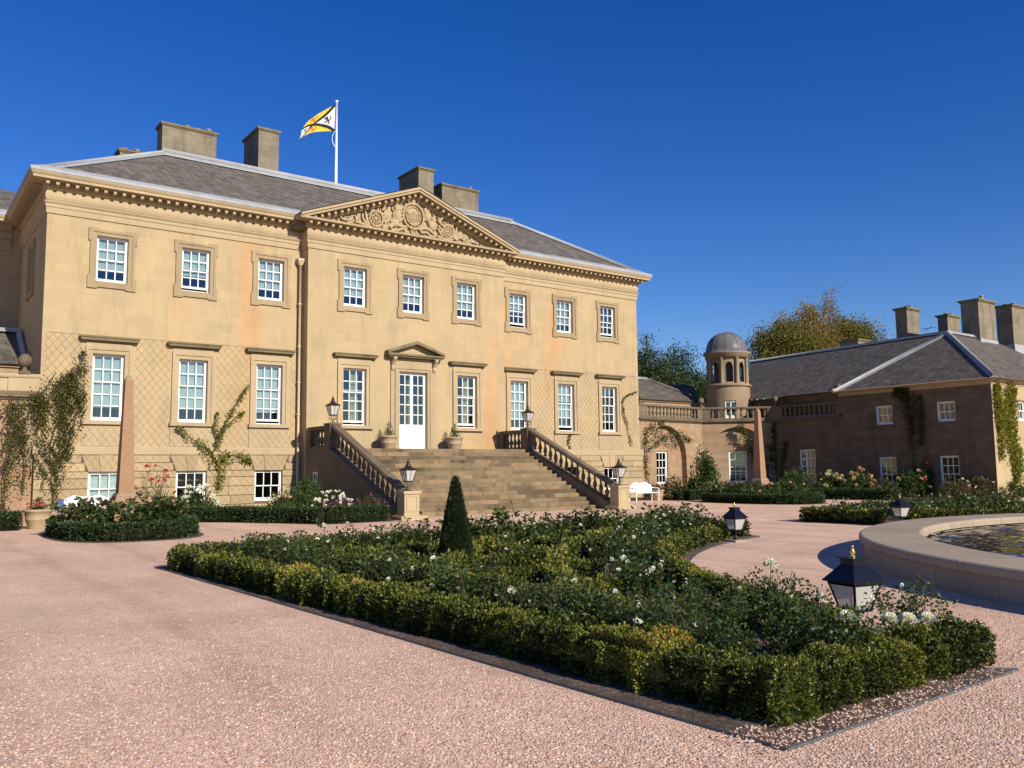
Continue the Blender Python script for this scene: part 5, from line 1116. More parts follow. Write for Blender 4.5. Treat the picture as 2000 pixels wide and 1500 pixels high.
# ---- rose bushes (prototypes built once, copied)
def rose_proto(h, rad, nst, nl, lsz, seed):
    rs = np.random.default_rng(seed); st = MB(); ch = []; tips = []
    for i in range(nst):
        a = rs.random()*2*PI; r = rad*math.sqrt(rs.random()); hh = h*rs.uniform(.62, 1.08); b0 = np.array([.06*math.cos(a), .06*math.sin(a), 0])
        tip = np.array([r*math.cos(a), r*math.sin(a), hh]); m1 = b0*.6+tip*.4+np.array([0, 0, .10*hh])+rs.normal(size=3)*.03
        pts = [b0, (b0+m1)/2, m1, (m1+tip)/2+rs.normal(size=3)*.02, tip]; st.tube(pts, [.007, .006, .005, .004, .003], 4, cap=False); tips.append(tip)
        n = nl//nst; tt = rs.random(n)**.7; pp = np.array(pts); idx = np.minimum((tt*4).astype(int), 3); fr_ = (tt*4-idx)[:, None]
        base = pp[idx]*(1-fr_)+pp[idx+1]*fr_; D = rs.normal(size=(n, 3)); D[:, 2] = np.abs(D[:, 2])*.35-.05; D = unit(D); base = base+D*rs.uniform(.01, .10, n)[:, None]
        ch.append(leaves(base, D+rs.normal(size=(n, 3))*.35, lsz*rs.uniform(.6, 1.2, n), lsz*.62, rs.normal(.42, .2, n)+.12*(tt > .93)))
    V, F, c = join(ch)
    return st.mesh('stems', M['stem']), npmesh('foliage', V, F, c, ['rose']), tips
PROT = {'near': [rose_proto(.68, .42, 15, 1250, .050, 100+i) for i in range(5)], 'mid': [rose_proto(.68, .45, 12, 620, .070, 200+i) for i in range(4)], 'far': [rose_proto(.65, .5, 9, 300, .11, 300+i) for i in range(3)]}
def rose_bush(x, y, label, group, col='w', nb=2, scale=1.0, lod=None, bsc=1.0, hscale=1.0):
    d = math.hypot(x-CAM[0], y-CAM[1]); lod = lod or ('near' if d < 9.5 else 'mid' if d < 18 else 'far')
    st, fo_, tips = random.choice(PROT[lod]); t = thing('rose_bush', label, 'rose bush', (x, y, 0), group, world=False, rotz=random.random()*6.28)
    t.scale = (scale, scale, scale*hscale)
    part('stems', st, None, t); part('foliage', fo_, None, t)
    for p in random.sample(tips, min(nb, len(tips))):
        o = bpy.data.objects.new('bloom', random.choice(BL[col])); o.location = tuple(p); C.objects.link(o); o.parent = t
        k = bsc*random.uniform(.55, 1.15); o.scale = (k/scale, k/scale, k/scale/hscale); o.rotation_euler = (random.uniform(-.7, .7), random.uniform(-.7, .7), random.random()*6)
    return t
# ---- parterre quarter beds (mirror by sign)
def bed(sgn, name, near):
    X = lambda x: -x if sgn > 0 else x
    ang = lambda p: math.atan2(p[1]-FC[1], p[0]-FC[0])
    def arc(r, a0, a1, n): return [(X(FC[0]+r*math.cos(a0+(a1-a0)*i/n)), FC[1]+r*math.sin(a0+(a1-a0)*i/n)) for i in range(n+1)]
    RA = 13.1; aN, aF = ang((-12.85, -32.45)), ang((-2.75, -22.35))
    outl = [(X(-16.1), -19.35), (X(-15.82), -32.57), (X(-12.6), -32.5)]+arc(RA, aN-.01, aF+.01, 28)+[(X(-2.7), -22.3), (X(-2.7), -19.3)]
    if sgn > 0: outl = outl[::-1]
    solid('bed_soil', MB().add([(a, b, .012) for a, b in outl], [tuple(range(len(outl)))]), 'soil', kind='structure')
    ed = MB(); n = len(outl)
    for i in range(n):
        a, b = np.array(outl[i]), np.array(outl[(i+1) % n]); t = (b-a)/np.linalg.norm(b-a); q = np.array([t[1], -t[0]])*.005
        ed.hexa([(*(a-q), -.01), (*(b-q), -.01), (*(b+q), -.01), (*(a+q), -.01), (*(a-q), .022), (*(b-q), .022), (*(b+q), .022), (*(a+q), .022)])
    solid('steel_edging', ed, 'steel', f'thin dark metal edging strip round the {name} rose bed', 'edging')
    return X, arc, ang, aN, aF
X, arc, ang, aN, aF = bed(-1, 'foreground', True)
G1 = 'clipped box hedges of the foreground parterre'
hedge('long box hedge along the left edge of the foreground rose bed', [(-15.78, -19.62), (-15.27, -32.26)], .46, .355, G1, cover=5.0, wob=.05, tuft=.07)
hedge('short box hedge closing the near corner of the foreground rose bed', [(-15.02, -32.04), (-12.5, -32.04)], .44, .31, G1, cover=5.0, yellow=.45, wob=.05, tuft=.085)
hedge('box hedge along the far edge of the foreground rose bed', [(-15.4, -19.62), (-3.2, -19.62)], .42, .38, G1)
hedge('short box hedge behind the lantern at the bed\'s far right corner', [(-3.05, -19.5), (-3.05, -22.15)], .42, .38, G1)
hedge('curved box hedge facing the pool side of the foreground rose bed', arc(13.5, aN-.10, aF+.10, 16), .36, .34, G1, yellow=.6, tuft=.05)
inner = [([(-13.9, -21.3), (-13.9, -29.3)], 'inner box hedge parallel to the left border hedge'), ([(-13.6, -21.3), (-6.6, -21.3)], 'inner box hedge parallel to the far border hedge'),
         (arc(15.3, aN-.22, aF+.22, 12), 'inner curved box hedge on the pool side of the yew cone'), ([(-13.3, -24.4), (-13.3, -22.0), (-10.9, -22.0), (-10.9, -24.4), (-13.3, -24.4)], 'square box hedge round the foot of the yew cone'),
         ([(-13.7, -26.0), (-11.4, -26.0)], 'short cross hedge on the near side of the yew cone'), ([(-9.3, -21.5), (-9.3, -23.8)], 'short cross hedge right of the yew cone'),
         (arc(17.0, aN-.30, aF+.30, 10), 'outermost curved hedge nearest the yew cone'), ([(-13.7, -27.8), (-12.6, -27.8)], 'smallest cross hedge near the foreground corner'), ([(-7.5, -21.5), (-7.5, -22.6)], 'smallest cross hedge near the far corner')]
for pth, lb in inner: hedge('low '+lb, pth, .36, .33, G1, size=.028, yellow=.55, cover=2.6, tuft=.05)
GL = 'white rose bushes in the foreground parterre'; lbl = 'dark leafy rose bush with white blooms inside the foreground parterre'
random.seed(21)
spots = []; reg = []
for k in range(17): spots.append((-14.75+random.uniform(-.22, .22), -20.5-.66*k+random.uniform(-.15, .15)))
for k in range(15): spots.append((-13.9+.74*k+random.uniform(-.15, .15), -20.45+random.uniform(-.22, .22)))
for k in range(22):
    a = aN-.03+(aF-aN+.08)*k/21; r = 14.35+random.uniform(-.3, .3); spots.append((FC[0]+r*math.cos(a), FC[1]+r*math.sin(a)))
for k in range(5):
    a = aN-.2+(aF-aN+.4)*k/4; r = 16.1+random.uniform(-.2, .2); spots.append((FC[0]+r*math.cos(a), FC[1]+r*math.sin(a)))
spots += [(-14.7, -31.2), (-14.1, -31.35), (-13.5, -31.1), (-13.0, -31.45), (-14.2, -30.6), (-13.6, -30.4), (-14.8, -30.5), (-13.0, -30.6), (-14.3, -29.9), (-12.45, -31.5)]
for (x, y) in spots:
    if math.hypot(x+12.55, y+31.0) < .5 or math.hypot(x+13.0, y+31.25) < .42: continue
    near = math.hypot(x+13, y+31) < 2.2
    nb = random.choice([0, 1, 1, 2, 3, 4]) if not near else random.choice([0, 1, 1, 2])
    zone = 'near' if math.hypot(x+13.7, y+30.9) < 1.7 else 'left' if x < -14.3 else 'far' if y > -21.0 else 'pool'
    lb2 = {'near': 'rose bush behind the short near hedge, close to the foreground lantern', 'left': 'rose bush in the strip just inside the long left hedge', 'far': 'rose bush in the strip just inside the far hedge', 'pool': 'rose bush in the curved strips on the pool side of the bed'}[zone]
    rose_bush(x, y, lb2, {'near': 'roses in the near corner', 'left': 'roses inside the long left hedge', 'far': 'roses inside the far hedge', 'pool': 'roses on the pool side of the bed'}[zone], 'w', nb, (random.uniform(.85, 1.2) if y > -21.0 else random.uniform(.62, 1.05)) if not near else random.uniform(.62, .92), None, random.uniform(.65, 1.15) if not near else random.uniform(.6, .8))
for (px, py, z) in ((1655, 1215, .62), (1737, 1219, .60), (1773, 1219, .58), (1811, 1218, .58), (1836, 1232, .55), (1505, 1104, .72)):     # the large open blooms in front
    p = on_y(px, py-8, -31.78) if px > 1600 else on_z(px, py, z); z = float(p[2]); b = rose_bush(p[0], p[1], 'rose bush with a large open white bloom beside the foreground lantern' if px > 1600 else 'tall thin rose bush with one white bloom above the gravel', 'rose bushes with large white blooms', 'w', 0, .8, None, 1.0, max(.4, (z-.06)/.56))
    o = bpy.data.objects.new('bloom', BIGW); C.objects.link(o); o.parent = b; hz_ = b.scale[2]; o.location = (0, 0, z/hz_); o.scale = (1.5/.8, 1.5/.8, 1.5/hz_)
    st = bpy.data.objects.new('flower_stalk', MB().tube([(.05, .02, 0), (.03, .03, .4), (0, 0, z/b.scale[2])], [.006, .005, .004], 5).mesh('flower_stalk', M['stem'])); C.objects.link(st); st.parent = b
# yew cone
n = 15000; hz = 1.74; zz = hz*(1-np.sqrt(1-RNG.random(n)*.995)); a = RNG.random(n)*2*PI
rad = .33*(1-zz/hz)**.82+.02; P = np.stack([rad*np.cos(a), rad*np.sin(a), zz], 1); P[:, :2] *= (1+.10*lump(P, 2.2))[:, None]
nr = np.stack([np.cos(a), np.sin(a), np.full(n, .9)], 1); V, F, c = leaves(P-nr*.03, nr+RNG.normal(size=(n, 3))*.5, RNG.uniform(.03, .065, n), .014, RNG.normal(.45, .22, n))
yw = thing('yew_cone', 'tall dark clipped yew cone in the middle of the foreground bed', 'topiary', (-12.15, -23.2, 0), world=False)
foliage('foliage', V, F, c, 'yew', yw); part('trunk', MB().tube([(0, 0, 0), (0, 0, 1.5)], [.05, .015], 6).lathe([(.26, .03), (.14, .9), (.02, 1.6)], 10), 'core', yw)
# right parterre
X2, arc2, ang2, aN2, aF2 = bed(1, 'right-hand', False)
G2 = 'clipped box hedges of the right parterre'
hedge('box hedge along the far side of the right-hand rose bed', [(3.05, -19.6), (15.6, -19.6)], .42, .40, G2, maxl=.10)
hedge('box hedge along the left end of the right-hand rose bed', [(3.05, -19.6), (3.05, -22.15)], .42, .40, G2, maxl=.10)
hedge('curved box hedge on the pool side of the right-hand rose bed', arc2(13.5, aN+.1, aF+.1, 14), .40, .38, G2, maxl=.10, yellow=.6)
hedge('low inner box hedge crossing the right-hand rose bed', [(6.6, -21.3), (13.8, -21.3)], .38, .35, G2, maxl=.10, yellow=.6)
for k in range(34):
    if k < 14: x, y = 4.2+.86*k, -20.4+random.uniform(-.3, .3)
    else: q = aF+(aN-aF)*(k-14)/20*.72; r = 14.5+random.uniform(-.5, .9); x, y = -(FC[0]+r*math.cos(q)), FC[1]+r*math.sin(q)
    rose_bush(x, y, 'rose bush with small white blooms in the right-hand parterre behind the pool', 'rose bushes of the right parterre', 'w', random.choice([0, 1, 2, 2]), random.uniform(.8, 1.05), 'far', .8)

# ---- obelisk beds
def oval(cx, cy, a, b, n=28, p=2.6):
    return [(cx+a*math.copysign(abs(math.cos(2*PI*i/n))**(2/p), math.cos(2*PI*i/n)), cy+b*math.copysign(abs(math.sin(2*PI*i/n))**(2/p), math.sin(2*PI*i/n))) for i in range(n+1)]
for s, side in ((-1, 'left'), (1, 'right')):
    cx, cy = s*(14.55 if s < 0 else 14.2), -9.4; ov = oval(cx, cy, 1.95, 3.25)
    solid('bed_soil', MB().add([(x, y, .012) for x, y in ov[:-1]], [tuple(range(28))]), 'soil', kind='structure')
    hedge(f'dark clipped hedge ringing the {side} obelisk bed', oval(cx, cy, 1.58, 2.9), .42, .46, 'hedges ringing the obelisk beds', mat='boxdark', yellow=.1, maxl=.08, cover=2.6)
    col = 'p'
    for k in range(20):
        a = random.random()*2*PI; r = math.sqrt(random.uniform(.12, .72)); x, y = cx+1.45*r*math.cos(a), cy+2.7*r*math.sin(a)
        if abs(x-cx) < .6 and abs(y-cy) < .6: continue
        rose_bush(x, y, f'rose bush with pink blooms round the {side} obelisk', f'pink roses round the {side} obelisk', col, random.choice([1, 2, 3, 4]) if s < 0 else random.choice([0, 1, 2]), random.uniform(1.2, 1.5) if y > cy-1.8 else random.uniform(.95, 1.2), 'far', 1.5 if s < 0 else 1.6)
# ---- shrubs and border plants
def shrub(name, label, cat, loc, rx, ry, h, mat, n, ls, flowers=None, nf=0, fs=1.0, group=None, top=True, stalk=False):
    t = thing(name, label, cat, loc, group, world=False); ch = []
    u = unit(RNG.normal(size=(n, 3))); u[:, 2] = np.abs(u[:, 2]); r = RNG.uniform(.55, 1.0, n)**.6; P = u*np.array([rx, ry, h])*r[:, None]; P *= (1+.16*lump(P/np.array([rx, ry, h]), 1.7, loc[0]))[:, None]
    nb_ = 9; cb = unit(RNG.normal(size=(nb_, 3))); cb[:, 2] = np.abs(cb[:, 2])*.9+.15; cb *= np.array([rx, ry, h])*RNG.uniform(.45, .78, nb_)[:, None]; ib = RNG.integers(0, nb_, n); q_ = RNG.random(n) < .72
    P = np.where(q_[:, None], cb[ib]+unit(RNG.normal(size=(n, 3)))*np.array([rx, ry, h*.8])*(RNG.uniform(.1, .42, n)*(.7+.6*((ib*7) % 5)/5))[:, None], P)
    P[:, 2] = np.maximum(P[:, 2], .03)
    V, F, c = leaves(P, u+RNG.normal(size=(n, 3))*.7+np.array([0, 0, .3]), ls*RNG.uniform(.7, 1.3, n), ls*.5, RNG.normal(.45, .22, n)); foliage('foliage', V, F, c, mat, t)
    st = MB()
    for k in range(9): a = random.random()*6.28; st.tube([(.05*math.cos(a), .05*math.sin(a), 0), (rx*.4*math.cos(a), ry*.4*math.sin(a), h*.5), (rx*.7*math.cos(a), ry*.7*math.sin(a), h*.85)], [.014, .010, .005], 4, cap=False)
    part('stems', st, 'stem', t)
    for k in range(nf):
        w_ = unit(RNG.normal(size=(1, 3)))[0]; w_[2] = abs(w_[2])*.8+.35; w_ /= np.linalg.norm(w_); w_[1] = -abs(w_[1]) if random.random() < .7 else w_[1]
        p = w_*np.array([rx, ry, h])*random.uniform(.98, 1.12); o = bpy.data.objects.new('bloom', random.choice(BL[flowers])); C.objects.link(o); o.parent = t; o.location = tuple(p); q = fs*random.uniform(.7, 1.25); o.scale = (q, q, q); o.rotation_euler = (random.uniform(-.5, .9), random.uniform(-.5, .5), random.random()*6)
    return t
def gz_(px, y): p = on_y(px, 1000, y); return (p[0], y, 0)
# borders flanking the stairs: soil sheets and front hedges
lb_ = [(-12.0, -.2), (-11.6, -4.4), (-10.3, -6.0), (-9.2, -8.0), (-8.6, -9.6), (-6.0, -9.6), (-5.4, -9.0), (-5.4, -.2)]
solid('bed_soil', MB().add([(x, y, .012) for x, y in lb_], [tuple(range(len(lb_)))]), 'soil', kind='structure')
hedge('dark hedge curving in front of the border left of the stairs', [(-12.6, -3.2), (-11.2, -4.6), (-10.1, -6.0), (-9.0, -7.9), (-8.3, -9.3), (-6.1, -9.35)], .55, .52, None, mat='boxdark', yellow=.05, maxl=.08)
hedge('dark hedge at the foot of the left link, at the picture\'s left edge', [(-19.5, -4.7), (-16.55, -4.9)], .7, .55, None, mat='boxdark', yellow=.05, maxl=.08)
shrub('shrub', 'dark green leafy shrub under the third basement window', 'shrub', (-7.6, -4.6, 0), .95, .8, 1.15, 'shrub', 2600, .10)
shrub('shrub', 'bright green shrub beside the downpipe', 'shrub', (-6.3, -3.2, 0), .75, .7, 1.55, 'shrub', 2400, .10)
shrub('phlox', 'white flowering phlox left of the staircase', 'flowers', (-7.1, -7.2, 0), .85, .6, .95, 'shrubb', 1500, .08, 'w', 46, 1.3)
shrub('phlox', 'cream flowering plant between the shrub and the phlox', 'flowers', (-8.6, -6.1, 0), .6, .5, .95, 'shrub', 1200, .09, 'c', 10, 1.6)
shrub('aster', 'low magenta asters in front of the white phlox', 'flowers', (-7.3, -8.3, 0), .75, .4, .72, 'shrubb', 1400, .07, 'm', 34, .9)
shrub('aster', 'rounded brownish bush with magenta flowers by the stair pedestal', 'flowers', (-6.35, -8.7, 0), .75, .55, .92, 'shrubb', 2600, .06, 'm', 16, .8)
shrub('hydrangea', 'white hydrangea below the second basement window', 'flowers', (-10.6, -3.1, 0), .75, .6, 1.25, 'shrub', 1800, .11, 'w', 20, 2.3)
shrub('shrub', 'bright green leafy clump left of the white hydrangea', 'shrub', (-11.6, -3.5, 0), .55, .5, .85, 'shrub', 1100, .11)
shrub('rose_shrub', 'tall thin rose with red blooms right of the left obelisk', 'rose bush', (-12.55, -4.6, 0), .75, .4, 2.05, 'shrubb', 1500, .075, 'r', 9, 1.8)
# right border
rb_ = [(5.6, -.2), (5.6, -2.4), (13.2, -2.4), (13.4, -4.6), (15.2, -5.0), (17.6, -5.4), (19.0, -8.0), (20.0, -13.6), (25, -14.5), (25, -2.6), (22, .6), (15.6, -.1)]
solid('bed_soil', MB().add([(x, y, .012) for x, y in rb_][::-1], [tuple(range(len(rb_)))]), 'soil', kind='structure')
hedge('dark low hedge in front of the arched link beside the bench', [(13.55, -4.5), (16.6, -5.0)], .8, .5, None, mat='boxdark', yellow=.05, maxl=.10)
hedge('dark hedge under the fading hydrangeas along the right border', [(18.3, -7.3), (19.4, -9.5), (20.2, -12.8)], .8, .55, None, mat='boxdark', yellow=.05, maxl=.11)
p = gz_(1378, -3.6); shrub('shrub', 'tall feathery green shrub between the two arches', 'shrub', p, 1.05, .9, 2.75, 'shrub', 4200, .14)
p = gz_(1318, -3.4); shrub('shrub', 'low olive shrub under the first arch window', 'shrub', p, .9, .7, 1.35, 'shrubb', 1900, .12, 'c', 6, 1.0)
p = gz_(1275, -2.2); shrub('shrub', 'low bush behind the right-hand bench', 'shrub', p, .6, .5, .9, 'shrubb', 900, .11)
p = gz_(1560, -5.8); shrub('shrub', 'broad green shrub under the shaded link window', 'shrub', p, 1.3, 1.0, 1.5, 'shrub', 2600, .15)
p = gz_(1625, -7.8); shrub('hydrangea', 'creamy pale hydrangea along the right border', 'flowers', p, 1.0, .9, 1.35, 'shrub', 2200, .15, 'c', 20, 2.6)
p = gz_(1680, -9.2); shrub('hydrangea', 'fading orange hydrangea along the right border', 'flowers', p, 1.0, .9, 1.40, 'shrub', 2200, .15, 'h', 24, 2.7)
p = gz_(1785, -11.5); shrub('hydrangea', 'yellow green hydrangea under the pavilion wall', 'flowers', p, .95, .8, 1.45, 'shrub', 2000, .14, 'c', 9, 2.6)
p = gz_(1815, -12.0); shrub('rose_shrub', 'tall rose with two pink blooms against the pavilion wall', 'rose bush', p, .5, .4, 2.3, 'shrub', 1200, .11, 'r', 4, 2.0)
p = gz_(1735, -10.8); shrub('shrub', 'dark shrub beside the first pavilion window', 'shrub', p, .9, .8, 1.0, 'shrubb', 1500, .13)
for k, px in enumerate((1870, 1925, 1975)):
    p = gz_(px, -14.5-.4*k); shrub('border_plant', ('dusky purple border plant at the pavilion corner', 'low reddish brown border plant in front of the pavilion corner', 'green border plant at the right picture edge')[k], 'shrub', p, 1.25, .9, 1.05, ('shrubb', 'shrubb', 'shrub')[k], 2200, .12, 'w', 5, 1.4)
# ---- pots with plants
def pot_plant(label, x, y, z, r, h, plant, fl=None, nf=0, ph=.7):
    t = thing('planted_pot', label, 'pot', (x, y, z), 'stone pots with plants', world=False)
    part('pot', MB().lathe([(r*.62, 0), (r*.66, .03), (r*.70, h*.12), (r*.86, h*.45), (r*.90, h*.48), (r*.86, h*.52), (r*.95, h*.84), (r*1.08, h*.88), (r*1.1, h*.97), (r*1.0, h), (r*.9, h*.98), (r*.88, h*.9), (.001, h*.9)], 20), 'potstone', t)
    n = 500; u = unit(RNG.normal(size=(n, 3))); u[:, 2] = np.abs(u[:, 2]); P = u*np.array([r*.75, r*.75, ph])*RNG.uniform(.2, 1, n)[:, None]; P[:, :2] *= (1-.55*P[:, 2:3]/ph); P[:, 2] += h*.9
    V, F, c = leaves(P, u+np.array([0, 0, .5]), .06, .03, RNG.normal(.5, .2, n)); foliage('foliage', V, F, c, plant, t)
    part('stems', MB().tube([(0, 0, h*.85), (.02, 0, h+ph*.5), (0, .02, h+ph*.9)], .012, 5), 'stem', t)
    for k in range(nf):
        a = random.random()*6.28; o = bpy.data.objects.new('bloom', random.choice(BL[fl])); C.objects.link(o); o.parent = t; o.location = (r*.7*math.cos(a), r*.7*math.sin(a), h+random.uniform(.02, .35)); q = random.uniform(.8, 1.5); o.scale = (q, q, q)
pl = on_y(759, 876, -1.35); pot_plant('stone pot with small shrub left of the front door', pl[0], -1.35, LZ, .40, .62, 'shrub')
pl = on_y(888, 876, -1.35); pot_plant('stone pot with small shrub right of the front door', pl[0], -1.35, LZ, .40, .60, 'shrub')
pot_plant('stone pot of red flowers at the far left by the hedge', -16.0, -4.55, 0, .42, .62, 'shrubb', 'r', 9, .45)
pot_plant('terracotta-toned pot beside the right-hand bench', 13.15, -3.6, 0, .33, .55, 'shrubb', 'h', 5, .4)
# ---- climbers on the walls: stems drawn on the wall plane, leaves round them
def climber(label, stems, unp, nout, mat, n, ls, spread=.22, group=None):
    """stems: pixel polylines (with a half-width in metres per point); unp turns a pixel into a point on the wall"""
    nout = np.array(nout, float); P0 = [[np.array(unp(x, y)) for x, y, _ in s] for s in stems]; W = [[q[2] for q in s] for s in stems]
    base = min((p for s in P0 for p in s), key=lambda p: p[2]); t = thing('wall_climber', label, 'climber', tuple(base)); st = MB(); ch = []
    lens = [sum(np.linalg.norm(b-a)*(w0+w1+.04) for a, b, w0, w1 in zip(s, s[1:], w, w[1:])) for s, w in zip(P0, W)]
    for s, w, l_ in zip(P0, W, lens):
        pts = []; ws = []
        for (a, b), (w0, w1) in zip(zip(s, s[1:]), zip(w, w[1:])):
            for q in (0, .33, .66): pts.append(a*(1-q)+b*q); ws.append(w0*(1-q)+w1*q)
        pts.append(s[-1]); ws.append(w[-1]); k = len(pts)
        j = [p+nout*.035+RNG.normal(size=3)*.025 for p in pts]; st.tube(j, [.018*(1-.7*i/k)+.004 for i in range(k)], 5, cap=False)
        m = int(n*l_/sum(lens)); wl = np.array(ws)+.05; i = RNG.choice(k, m, p=wl/wl.sum()); i2 = np.minimum(i+1, k-1); q = RNG.random((m, 1)); A_ = np.array(pts)
        P = A_[i]*(1-q)+A_[i2]*q; tang = np.cross(nout, [0, 0, 1]); o = RNG.normal(size=(m, 2))*np.array(ws)[i][:, None]*.55
        P = P+tang*o[:, :1]+np.array([0, 0, 1.0])*o[:, 1:]+nout*np.abs(RNG.normal(.05, .07, m))[:, None]+nout*.02
        keep = lump(P, 2.4, 1.0) > -.25; P = P[keep]; m = len(P)
        D = nout*.5+RNG.normal(size=(m, 3))*.6+np.array([0, 0, -.35]); ch.append(leaves(P, D, ls*RNG.uniform(.6, 1.25, m), ls*.7, RNG.normal(.45, .22, m)+.25*np.clip(lump(P, .5), 0, 1)))
    V, F, c = join(ch); foliage('foliage', V, F, c, mat, t); part('stems', st, 'stem', t)
wy = lambda y: (lambda a, b: on_y(a, b, y))
climber('dark green climber hanging beside the left corner window', [[(105, 985, .10), (100, 940, .35), (95, 890, .50), (110, 830, .45), (130, 780, .45), (150, 745, .25), (160, 690, .12)], [(75, 830, .3), (90, 790, .45), (105, 760, .35), (130, 738, .2), (160, 720, .2)], [(120, 900, .3), (140, 850, .3), (150, 800, .25), (158, 770, .15)]], wy(-.16), (0, -1, 0), 'climb', 9000, .085)
climber('yellowing climber on the far left link wall', [[(5, 1000, .15), (8, 930, .35), (20, 880, .40), (30, 830, .35), (15, 790, .30)], [(45, 960, .2), (50, 900, .3), (40, 850, .3), (60, 800, .3), (75, 780, .2)], [(20, 800, .2), (60, 785, .25)]], wy(-.05), (0, -1, 0), 'climb', 3600, .085)
climber('yellow-green climber sprawling between the second and third left windows', [[(425, 955, .12), (430, 925, .22), (420, 895, .28), (400, 875, .22), (375, 860, .14), (358, 842, .08), (345, 833, .03)], [(425, 900, .25), (450, 888, .25), (478, 895, .18), (488, 902, .06)], [(415, 885, .2), (425, 860, .14), (440, 830, .14), (455, 800, .10), (470, 775, .08), (484, 752, .04)], [(425, 865, .1), (418, 830, .12), (424, 805, .06)], [(440, 835, .1), (465, 810, .1), (475, 805, .04)]], wy(-.15), (0, -1, 0), 'climby', 2300, .10)
climber('sparse thin climber at the right corner of the house front', [[(1232, 870, .03), (1226, 835, .04), (1216, 805, .04), (1213, 785, .03), (1222, 772, .04), (1238, 766, .03)]], wy(-.05), (0, -1, 0), 'climb', 330, .09)
climber('small climber sprig under the middle right-hand window', [[(1115, 880, .04), (1108, 865, .10), (1112, 850, .06)]], wy(-.05), (0, -1, 0), 'climb', 130, .08)
def link_pt(a, b):
    best = None
    for fr, L in frs:
        p = on_plane(a, b, fr.o, fr.n); u = (p-fr.o)@fr.u
        if -.3 <= u <= L+.3: return p
    return on_plane(a, b, frs[0][0].o, frs[0][0].n)
climber('climber framing the first arch of the right link', [[(1262, 945, .15), (1260, 910, .25), (1257, 870, .3), (1262, 840, .35), (1285, 828, .3), (1300, 838, .2)], [(1265, 880, .2), (1285, 862, .25), (1305, 845, .2), (1325, 848, .2), (1345, 860, .15)], [(1275, 850, .2), (1300, 860, .2), (1330, 862, .2)]], link_pt, frs[0][0].n, 'climb', 1500, .11)
climber('dense leafy climber right of the right-hand obelisk', [[(1500, 950, .3), (1502, 910, .5), (1506, 880, .6), (1512, 850, .5), (1518, 830, .3)], [(1525, 930, .2), (1530, 890, .35), (1535, 870, .3)], [(1500, 930, .3), (1470, 890, .3), (1460, 860, .25), (1445, 835, .2)]], link_pt, frs[1][0].n, 'climb', 2800, .12)
climber('dark climber on the shaded pavilion wall between the windows', [[(1790, 950, .05), (1785, 880, .2), (1782, 830, .35), (1778, 790, .45), (1765, 765, .4), (1750, 762, .2)], [(1800, 870, .1), (1802, 820, .15), (1798, 775, .1)]], lambda a, b: on_x(a, b, 24.98), (-1, 0, 0), 'climb', 2600, .13)
climber('yellow-green creeper covering the sunlit pavilion corner', [[(1985, 940, .12), (1980, 900, .4), (1972, 850, .55), (1968, 800, .55), (1972, 765, .4)], [(1955, 895, .15), (1952, 830, .35), (1948, 790, .35), (1945, 755, .2)], [(1990, 920, .2), (1985, 880, .3)]], wy(-15.55), (0, -1, 0), 'climby', 6500, .13)
# ---- wire trellis
def trellis(label, fr, u0, u1, z0, z1, holes, sp=.30, wd=.0065):
    mb = MB(); segs = []
    def clip(f, L):
        n = max(2, int(L/.06)); run = None
        for i in range(n+1):
            u, z = f(L*i/n); ok = u0 <= u <= u1 and z0 <= z <= z1 and not any(a-.01 < u < b+.01 and c-.01 < z < d+.01 for a, b, c, d in holes)
            if ok: run = run or (u, z); last = (u, z)
            if run and (not ok or i == n):
                if last != run: segs.append((run, last))
                run = None
    H = z1-z0; k = u0-H
    while k < u1:
        clip(lambda t, k=k: (k+t*.62, z0+t*.785), H/.785); clip(lambda t, k=k: (k+H*.79-t*.62, z0+t*.785), H/.785); k += sp
    for (a, b), (c, d) in segs:
        A_, B_ = fr.p(a, .045, b), fr.p(c, .045, d); t = Vector(B_-A_).normalized(); q = t.cross(Vector(fr.n)).normalized()*wd/2; e = Vector(fr.n)*wd/2; A_, B_ = Vector(A_), Vector(B_)
        mb.add([A_-q, A_+e, A_+q, B_-q, B_+e, B_+q], [(0, 1, 4, 3), (1, 2, 5, 4), (2, 0, 3, 5)])
    for z in (z1,): mb.fbox(fr, u0, u1, .04, .05, z, z+wd)
    t = thing('wire_trellis', label, 'trellis', tuple(fr.p((u0+u1)/2, .03, z0))); part('wires', mb, 'wire', t, kind='stuff')
hl = lambda xs: [(x-.9, x+.9, Z4-.16, Z3+.70) for x in xs]
trellis('diamond wire trellis on the left part of the house front', FL, -15.4, -5.6, STR1+.02, 7.05, hl(flx[:3])); trellis('diamond wire trellis on the right part of the house front', FL, 5.6, 15.4, STR1+.02, 7.05, hl(flx[3:]))
trellis('diamond wire trellis over the left basement stonework', BF, -15.4, -5.7, .3, STR0-.02, [(x-.62, x+.62, 0, BZ1+.02) for x in flx[:3]])
